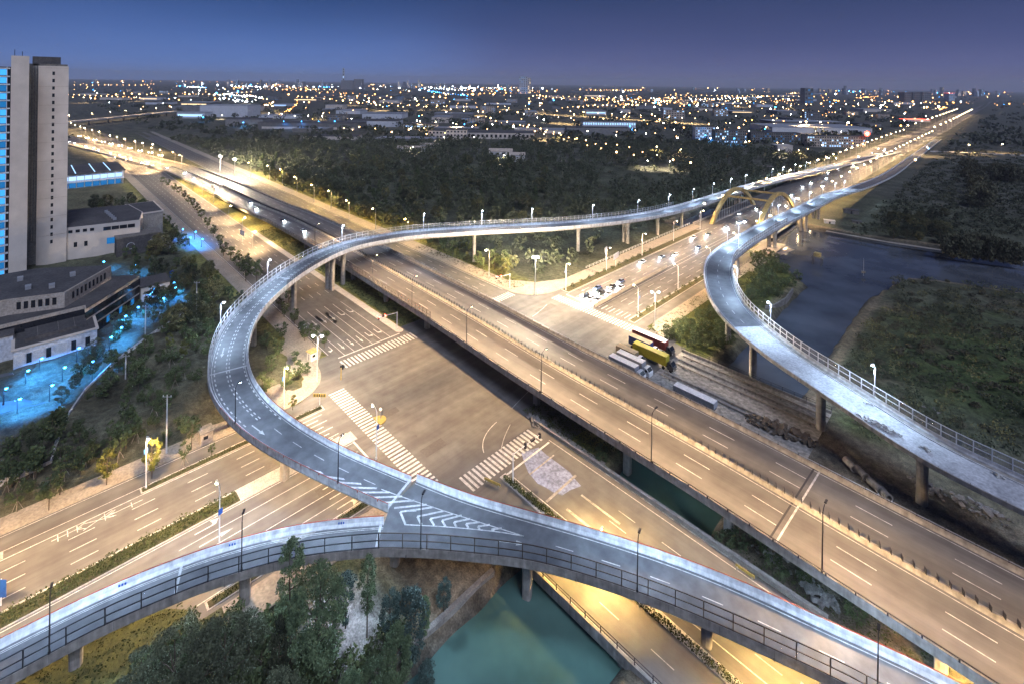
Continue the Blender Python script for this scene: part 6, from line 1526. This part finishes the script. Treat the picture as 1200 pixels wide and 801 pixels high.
# ------------------------------------------------------------------ the city beyond
def camdepth(px, py, z=0.0):
    x, y = G(px, py, z); return x*UY+y*VY+OY
ANG = AZ
def city_building(name, label, x0, x1, yb, yt, dep, wall, roof, cat='building', rows=0, cols=0, win='window_dark', group=None, pitched=False, lit=None):
    d = camdepth((x0+x1)/2, yb); w = (x1-x0)/F*d; hh = (yb-yt)*d/F
    cx, cy = G((x0+x1)/2, yb); t = empty(name, label, cat, (cx, cy, 0), ANG, group)
    mb = MB(); mb.box(0, dep/2, hh/2, w, dep, hh); wl_ = mb.build('wall', wall, t)
    if pitched:
        mb = MB(); r = max(2, hh*.35); mb.loft([[(-w/2-.6, -.6, hh), (-w/2-.6, dep+.6, hh), (-w/2-.6, dep/2, hh+r)], [(w/2+.6, -.6, hh), (w/2+.6, dep+.6, hh), (w/2+.6, dep/2, hh+r)]]); mb.build('roof', roof, t)
    else:
        mb = MB(); mb.box(0, dep/2, hh+.2, w+.8, dep+.8, .4); mb.build('roof', roof, t)
    if rows:
        rw_n = random.Random(int(x0*10)); sets = {}
        for r in range(rows):
            z = hh*(r+.5)/rows
            for c in range(cols):
                X = -w/2+w*(c+.5)/cols; mm = win if isinstance(win, str) else (rw_n.choice(win) if rw_n.random() < .75 else 'window_dark')
                sets.setdefault((r, mm), MB()).box(X, -.06, z, w/cols*.5, .12, hh/rows*.45)
        for (r, mm), mb in sorted(sets.items(), key=lambda q: q[0]): mb.build('lit_windows' if mm != 'window_dark' else 'window_row', mm, wl_)
    if lit:
        mb = MB(); mb.box(0, -.08, hh*lit[0], w*.92, .14, hh*lit[1]); mb.build('lit_band', lit[2], wl_)
    return t
B = city_building
B('factory_hall', 'long pale factory hall with blue lit face at the end of the distant flyover', 234, 290, 137.5, 124, 60, 'wall_blue', 'roof_metal')
B('factory_office', 'lower grey part of the long factory hall by the flyover', 214, 236, 137, 125.5, 40, 'wall_grey', 'roof_metal')
B('factory_shed', 'low blue lit shed in front of the long factory hall', 207, 240, 139, 132, 30, 'wall_blue', 'roof_metal', lit=(.5, .35, 'window_bluewhite'))
B('factory_shed', 'low dark shed right of the long factory hall', 264, 308, 149, 140, 40, 'wall_grey', 'roof_dark')
B('warehouse', 'long dark warehouse carrying four blue lamps', 302, 420, 153, 144.5, 50, 'wall_grey', 'roof_dark', lit=(.3, .3, 'wall_pale'))
for k, px in enumerate((332, 353, 373, 392)):
    campus_lamp.put((*G(px, 153), 9), 0, f'{ORD[k]} blue wall lamp from the left on the long dark warehouse', 'blue lamps of the dark warehouse', 1.7)
B('walled_yard', 'long low pale wall of a yard beyond the wood', 355, 417, 164, 160, 30, 'wall_pale', 'roof_dark')
B('long_shed', 'long low grey roofed shed at the edge of the wood', 440, 509, 168, 163, 30, 'wall_grey', 'roof_metal')
B('farm_house', 'row of small white houses lit pale beyond the wood', 465, 498, 178.5, 173.5, 14, 'box_white', 'wall_brown', rows=1, cols=9, pitched=True)
B('farm_house', 'single small white house behind the row of white houses', 492, 513, 174, 170, 12, 'box_white', 'wall_brown', rows=1, cols=5, pitched=True)
B('office_block', 'three storey pale office block with taller centre and dark windows', 523, 547, 165, 152.5, 18, 'wall_pale', 'roof_dark', rows=3, cols=6)
B('office_wing', 'lower left wing of the pale office block', 502, 523, 162.5, 153.5, 15, 'wall_pale', 'roof_dark', rows=2, cols=5)
B('long_workshop', 'long pale workshop with black flat roof right of the office block', 547, 626, 163.5, 156, 42, 'wall_pale', 'roof_dark', rows=1, cols=15)
B('white_villa', 'white gabled house with dark tiled roof alone in the dark wood', 573, 600, 187, 178, 14, 'box_white', 'wall_brown', cat='house', rows=2, cols=4, pitched=True)
B('white_annexe', 'small white gabled annexe beside the white house', 597, 615, 190, 182, 10, 'box_white', 'wall_brown', cat='house', pitched=True)
B('blue_office', 'white long office block washed in blue light', 683, 745, 153, 143, 22, 'wall_blue', 'roof_dark', rows=2, cols=22, win='window_bluewhite')
B('dark_workshop', 'dark long workshop in front of the blue washed office', 664, 738, 158, 150, 26, 'wall_grey', 'roof_dark')
B('apartment_block', 'apartment block lit blue from below, brightest of the row', 815, 838, 165, 149, 14, 'wall_blue', 'roof_dark', cat='apartment block', rows=5, cols=9, win=('window_bluewhite', 'window_dark', 'window_cyan_dim'))
B('apartment_block', 'apartment block with scattered blue windows right of the brightest one', 838, 875, 168, 153, 14, 'wall_grey', 'roof_dark', cat='apartment block', rows=5, cols=14, win=('window_dark', 'window_cyan_dim', 'window_dark', 'window_bluewhite'))
B('apartment_block', 'long apartment row with dim blue windows, middle of three', 880, 938, 167, 156, 14, 'wall_grey', 'roof_dark', cat='apartment block', rows=4, cols=22, win=('window_dark', 'window_cyan_dim', 'window_dark'))
B('apartment_block', 'long dim apartment row beside the red roof sign', 946, 1014, 173, 160, 14, 'wall_brown', 'roof_dark', cat='apartment block', rows=4, cols=24, win=('window_dark', 'window_dark', 'window_bluewhite'))
B('pavilion', 'small lit pale pavilion behind the arch bridge', 911, 929, 181, 171, 16, 'wall_pale', 'wall_pale')
B('logistics_hall', 'very long lit warehouse with pale wall beside the far crossroad', 905, 1022, 157, 150, 90, 'box_white', 'roof_metal')
B('logistics_hall', 'lower long shed with pale roof in front of the far towers', 905, 990, 147, 143, 60, 'wall_grey', 'roof_metal')
B('dark_tower', 'dark square tower block standing alone on the horizon', 943, 953, 122, 103.5, 40, 'wall_grey', 'roof_dark', cat='tower block', rows=4, cols=3, win=('window_dark', 'window_cyan_dim'))
for k, (a, b_) in enumerate(((1060, 1068), (1070, 1079), (1081, 1091))):
    B('dark_tower', ('left', 'middle', 'right')[k]+' one of three dark twin tower blocks on the right horizon', a, b_, 121, 108.5, 50, 'wall_grey', 'roof_dark', cat='tower block', rows=5, cols=4)
B('sign_tower', 'tower block with a red lit crown on the right horizon', 1112, 1119, 119, 109.5, 40, 'wall_blue', 'sign_red', cat='tower block', rows=5, cols=3, win=('window_dark', 'window_cyan_dim'))
B('dark_tower', 'wide dark block on the left horizon beside the chimney', 399.5, 413, 105, 94.5, 60, 'wall_grey', 'roof_dark', cat='tower block')
B('dark_tower', 'narrower dark block on the left horizon, right of its twin', 414.5, 424.5, 104, 93, 60, 'wall_grey', 'roof_dark', cat='tower block')
B('chimney_tower', 'slim lit tower rising above the left horizon', 401, 403.5, 104, 80, 8, 'wall_blue', 'window_bluewhite', cat='tower block', rows=8, cols=1, win=('window_bluewhite', 'window_dark'))
B('glass_tower', 'bluish tower block with a lit edge near the middle of the horizon', 608, 618, 110, 90, 60, 'wall_blue', 'roof_dark', cat='tower block', rows=8, cols=4, win=('window_dark', 'window_cyan_dim'))
B('glass_tower', 'narrow pale lit tower joined to the bluish one on the horizon', 618.3, 622, 110, 91.5, 50, 'wall_pale', 'roof_dark', cat='tower block', rows=8, cols=2, win=('window_warm', 'window_dark'))
B('red_sign_hall', 'low hall with a red lit sign above its far crossroad front', 1064, 1090, 143, 140.5, 30, 'wall_pale', 'sign_red')
t = empty('roof_sign', 'red glowing round sign on a pole left of the far crossroad', 'sign', (*G(1016, 174), 0), ANG); dd = camdepth(1016, 174); hh = 17*dd/F
mb = MB(); mb.tube([(0, 0, 0), (0, 0, hh)], .5, 6); mb.build('pole', 'steel', t); mb = MB(); mb.tube([(0, -.4, hh), (0, .4, hh)], 3.2*dd/F, 16); mb.build('sign_disc', 'sign_red', t); mb = MB(); mb.tube([(0, -.5, hh), (0, -.6, hh)], 1.1*dd/F, 12); mb.build('white_emblem', 'lamp_white', t)
# sheds, works and skyline blocks
GB, GW, GK = 'low works sheds of the plain', 'flats of the plain', 'blocks on the skyline'
rnd = random.Random(3)
made = []
while len(made) < 105:
    yb = 108+rnd.random()**1.4*50; x0 = rnd.uniform(85, 1110); w = rnd.uniform(14, 60)*(yb-88)/60
    if 140 < yb and (x0 < 300 or 650 < x0 < 900): continue
    cx, cy = G(x0+w/2, yb)
    if near_path(FAR, cx, cy, 55+w*camdepth(x0, yb)/F*.6): continue
    if x0 < 300 and near_path(FLY, cx, cy, 40+w*camdepth(x0, yb)/F*.5): continue
    if x0+w > 1110 and yb > 118: continue
    if any(abs(yb-c) < 2.2 and a < x0+w+2 and x0 < b_+2 for a, b_, c in made): continue
    made.append((x0, x0+w, yb))
for k, (a, b_, yb) in enumerate(made):
    d = camdepth((a+b_)/2, yb); hh = rnd.uniform(6, 13)
    kind = rnd.random()
    if kind < .72: B('works_shed', 'low works shed with pale metal roof on the dark plain', a, b_, yb, yb-hh*F/d, rnd.uniform(30, 80), rnd.choice(('wall_grey', 'wall_pale', 'wall_grey', 'wall_blue')), rnd.choice(('roof_metal', 'roof_metal', 'roof_dark')), cat='shed', group=GB, lit=(.55, .25, rnd.choice(('window_bluewhite', 'window_warm'))) if rnd.random() < .05 else None)
    else: B('flat_block', 'small block of flats with few lit windows on the dark plain', a, a+(b_-a)*.5, yb, yb-hh*1.8*F/d, 14, rnd.choice(('wall_grey', 'wall_brown')), 'roof_dark', group=GW, rows=4, cols=8, win=('window_dark', 'window_dark', rnd.choice(('window_warm', 'window_cyan_dim', 'window_bluewhite'))))
for k in range(64):
    px = rnd.choice((rnd.uniform(465, 490), rnd.uniform(955, 1050), rnd.uniform(1092, 1190), rnd.uniform(255, 400), rnd.uniform(430, 600), rnd.uniform(625, 900)))
    yb = 101+.0135*(px-600)+rnd.uniform(2.2, 5); w = rnd.uniform(1.2, 3); hh_px = rnd.uniform(2.5, 5.5)*(1.5 if px < 500 or px > 950 else 1)
    B('skyline_block', 'hazy tower block among many along the horizon', px, px+w, yb, yb-hh_px, 40, rnd.choice(('wall_grey', 'wall_blue')), 'roof_dark', cat='tower block', group=GK, rows=3, cols=3, win=('window_dark', rnd.choice(('window_warm', 'window_bluewhite', 'window_dark'))))
# roads of the plain
def far_strip(name, pts, w, z, m):
    P_ = uniform(catmull([Vector((*G(a, b_), z)) for a, b_ in pts], 20), 30); mb = MB()
    for a, c in zip(P_, P_[1:]):
        d = (c-a).normalized(); n_ = Vector((-d.y, d.x, 0))*w/2; mb.quad(a-n_, c-n_, c+n_, a+n_)
    return struct(name, mb, m)
far_strip('field_road', [(1070, 176), (1110, 177.5), (1160, 180), (1240, 184)], 9, .06, 'pavement')
wall_thing('bridge_parapet', 'pale low wall along the white road across the river fields', [(*G(a, b_), 0) for a, b_ in ((1090, 178.2), (1130, 179.8), (1180, 182.3), (1240, 185))], 1.6, .5, 'concrete_white')
far_strip('river_path', [(928, 292), (900, 303), (878, 318)], 3, .07, 'pavement')
far_strip('plain_road', [(60, 122), (200, 118), (330, 121), (460, 126), (600, 129), (700, 134), (810, 141), (900, 146)], 16, .06, 'asphalt')
far_strip('river_bank_path', [(985, 418), (998, 398), (1012, 384), (1020, 370)], 2.5, .1, 'pavement') if False else None
far_strip('bank_track', [(968, 271), (1010, 279), (1060, 287), (1120, 296), (1210, 308)], 3, .12, 'pavement')
yard = far_strip('lit_yard', [(752, 196), (770, 195), (792, 197), (812, 198)], 9, .06, 'concrete_white')
far_strip('sandy_clearing', [(878, 194), (900, 195), (918, 196)], 9, .06, 'pavement')
# lamps of the plain: the ones that show largest stand alone, the countless rest is one mass
CL = 'street lamps scattered over the plain'
big = [(319, 133, 1.6), (413, 124, 1.7), (441, 131, 1.7), (633, 132, 1.8), (655, 145, 1.2), (670, 146, 1.2), (491, 151, 1.2), (511, 153, 1.3), (536, 155, 1.2), (640, 164, 1.1), (654, 166, 1.1), (906, 151, 1.5), (936, 155, 1.7), (945, 153, 1.5), (963, 157, 1.9), (860, 125, 1.6), (868, 126, 1.5), (926, 129, 1.4), (99, 121, 1.6), (160, 119, 1.3), (175, 105, 1.5), (220, 104, 1.6), (217, 112, 1.4), (378, 140, 1.2), (527, 136, 1.5), (543, 136, 1.1), (560, 136, 1.1)]
big += [(620+k*16.3, 133+k*1.05, 1.1) for k in range(13)]+[(448+k*24, 130-k*.2, 1.0) for k in range(8)]
rn = random.Random(11)
for (px, py, s_) in big:
    x, y = G(px, py)
    if near_path(FAR, x, y, 26): continue
    city_lamp.put((x, y, 0), rn.uniform(0, 6), 'bright street lamp among the sheds of the far plain', CL, s_)
def city_lights(name, m, n, col_prob, seed):
    rg = random.Random(seed); mb = MB(); queue = []
    for _ in range(n):
        band = rg.random()
        if rg.random() < col_prob: px, py = rg.choice(((rg.gauss(272, 20), rg.uniform(99, 124)), (rg.gauss(272, 20), rg.uniform(99, 124)), (rg.gauss(570, 30), rg.uniform(103, 109)), (rg.gauss(500, 40), rg.uniform(101, 108))))
        elif band < .22: px = rg.uniform(60, 1210); py = 100.5+.0135*(px-600)+rg.random()*7
        elif band < .5: px = rg.uniform(80, 1200); py = 106+.0135*(px-600)+rg.random()*20
        elif band < .72: px = min(1100, max(620, rg.gauss(780, 100))); py = 113+.0135*(px-600)+abs(rg.gauss(0, 6))
        else: px = rg.uniform(80, 1080); py = 118+rg.random()*46
        if px < 300 and py > 128: continue
        if queue: x, y = queue.pop()
        else:
            x, y = G(px, py)
            if rg.random() < .16:   # a street: lamps at even spacing along one of the two block directions
                a_ = rg.choice((0, R(90), R(20), R(-25))); st = rg.uniform(28, 60)*max(1, (x*UY+y*VY+OY)/2500)
                queue += [(x+math.cos(a_)*st*q, y+math.sin(a_)*st*q) for q in range(1, rg.randint(6, 18))]
        px, py = PX(x, y, 0)
        if y < 300 and x > -900: continue
        if near_path(FAR, x, y, 40) or (px > 1110 and py > 126): continue
        d = x*UY+y*VY+OY; r = .45+d*.00040*(.45+rg.random()**3*2.6); mb.ball(x, y, rg.uniform(6, 13), r, 1, 6, 4)
    o = mb.build(name, m); o['kind'] = 'stuff'; return o
city_lights('distant_warm_lights', 'city_warm', 820, 0, 21); city_lights('distant_orange_lights', 'city_orange', 420, 0, 25); city_lights('distant_white_lights', 'lamp_white', 190, .35, 22); city_lights('distant_blue_lights', 'lamp_blue', 120, .35, 23); city_lights('distant_cool_lights', 'lamp_cool', 150, .5, 24)
rows = MB()   # ruler straight rows of lamps on the horizon roads
for (a, b_, y0, y1, n) in ((80, 180, 101, 101, 14), (520, 612, 104, 104, 14), (780, 960, 113, 115, 30), (250, 300, 114, 109, 9), (80, 170, 113.5, 118, 14), (340, 400, 105, 107, 9), (640, 720, 114, 118, 12)):
    for k in range(n):
        px = a+(b_-a)*k/n; py = y0+(y1-y0)*k/n; x, y = G(px, py); d = x*UY+y*VY+OY; rows.ball(x, y, 10, .5+d*.0004, 1, 6, 4)
o = rows.build('distant_lamp_rows', 'city_warm'); o['kind'] = 'stuff'
for k, (px, py, lb) in enumerate(((826, 166, 'blue floodlight at the foot of the brightest apartment block'), (860, 170, 'blue floodlight at the foot of the second apartment block'), (700, 155, 'blue floodlight in front of the white long office block'), (738, 154, 'blue floodlight at the end of the white long office block'), (238, 143, 'blue floodlight in front of the long factory hall'), (285, 150, 'blue floodlight on the forecourt right of the long factory hall'), (108, 209, 'blue floodlight before the bright hall behind the tower'), (560, 105, 'blue floodlight on the left of the far blue yards'), (579, 106, 'blue floodlight on the right of the far blue yards'), (683, 104, 'tall blue floodlight high on the horizon'))):
    flood.put((*G(px, py), 0), 0, lb, 'blue floodlights of the plain', 1 if py > 130 else 2.2)
for k, (px, py, lb) in enumerate(((930, 161, 'white yard lamp left of three before the lit warehouse'), (955, 160, 'white yard lamp in the middle before the lit warehouse'), (985, 160, 'white yard lamp right of three before the lit warehouse'), (555, 168, 'white yard lamp before the long pale workshop'), (520, 168, 'white yard lamp before the pale office block'), (590, 191, 'white yard lamp before the white gabled house'), (483, 181, 'white yard lamp before the row of white houses'), (758, 198, 'white yard lamp over the left of the pale lit yard'), (784, 199, 'white yard lamp over the right of the pale lit yard'), (912, 184, 'white yard lamp beside the small lit pavilion'), (260, 140, 'white yard lamp before the long factory hall'))):
    yardl.put((*G(px, py), 0), 0, lb, 'yard lamps of the plain', 1)

# ------------------------------------------------------------------ night air
mb = MB(); mb.box(-6000, 10500, 156, 37000, 28000, 328); hz = mb.build('haze', 'sign_white'); hz['kind'] = 'stuff'
m = bpy.data.materials.new('haze_air'); N, L = nodes(m); N.clear(); v = N.new('ShaderNodeVolumePrincipled'); v.inputs['Color'].default_value = (.85, .88, 1, 1); v.inputs['Density'].default_value = .000065
o = N.new('ShaderNodeOutputMaterial'); L.new(v.outputs[0], o.inputs['Volume']); hz.data.materials.clear(); hz.data.materials.append(m)
SC.cycles.volume_bounces = 0
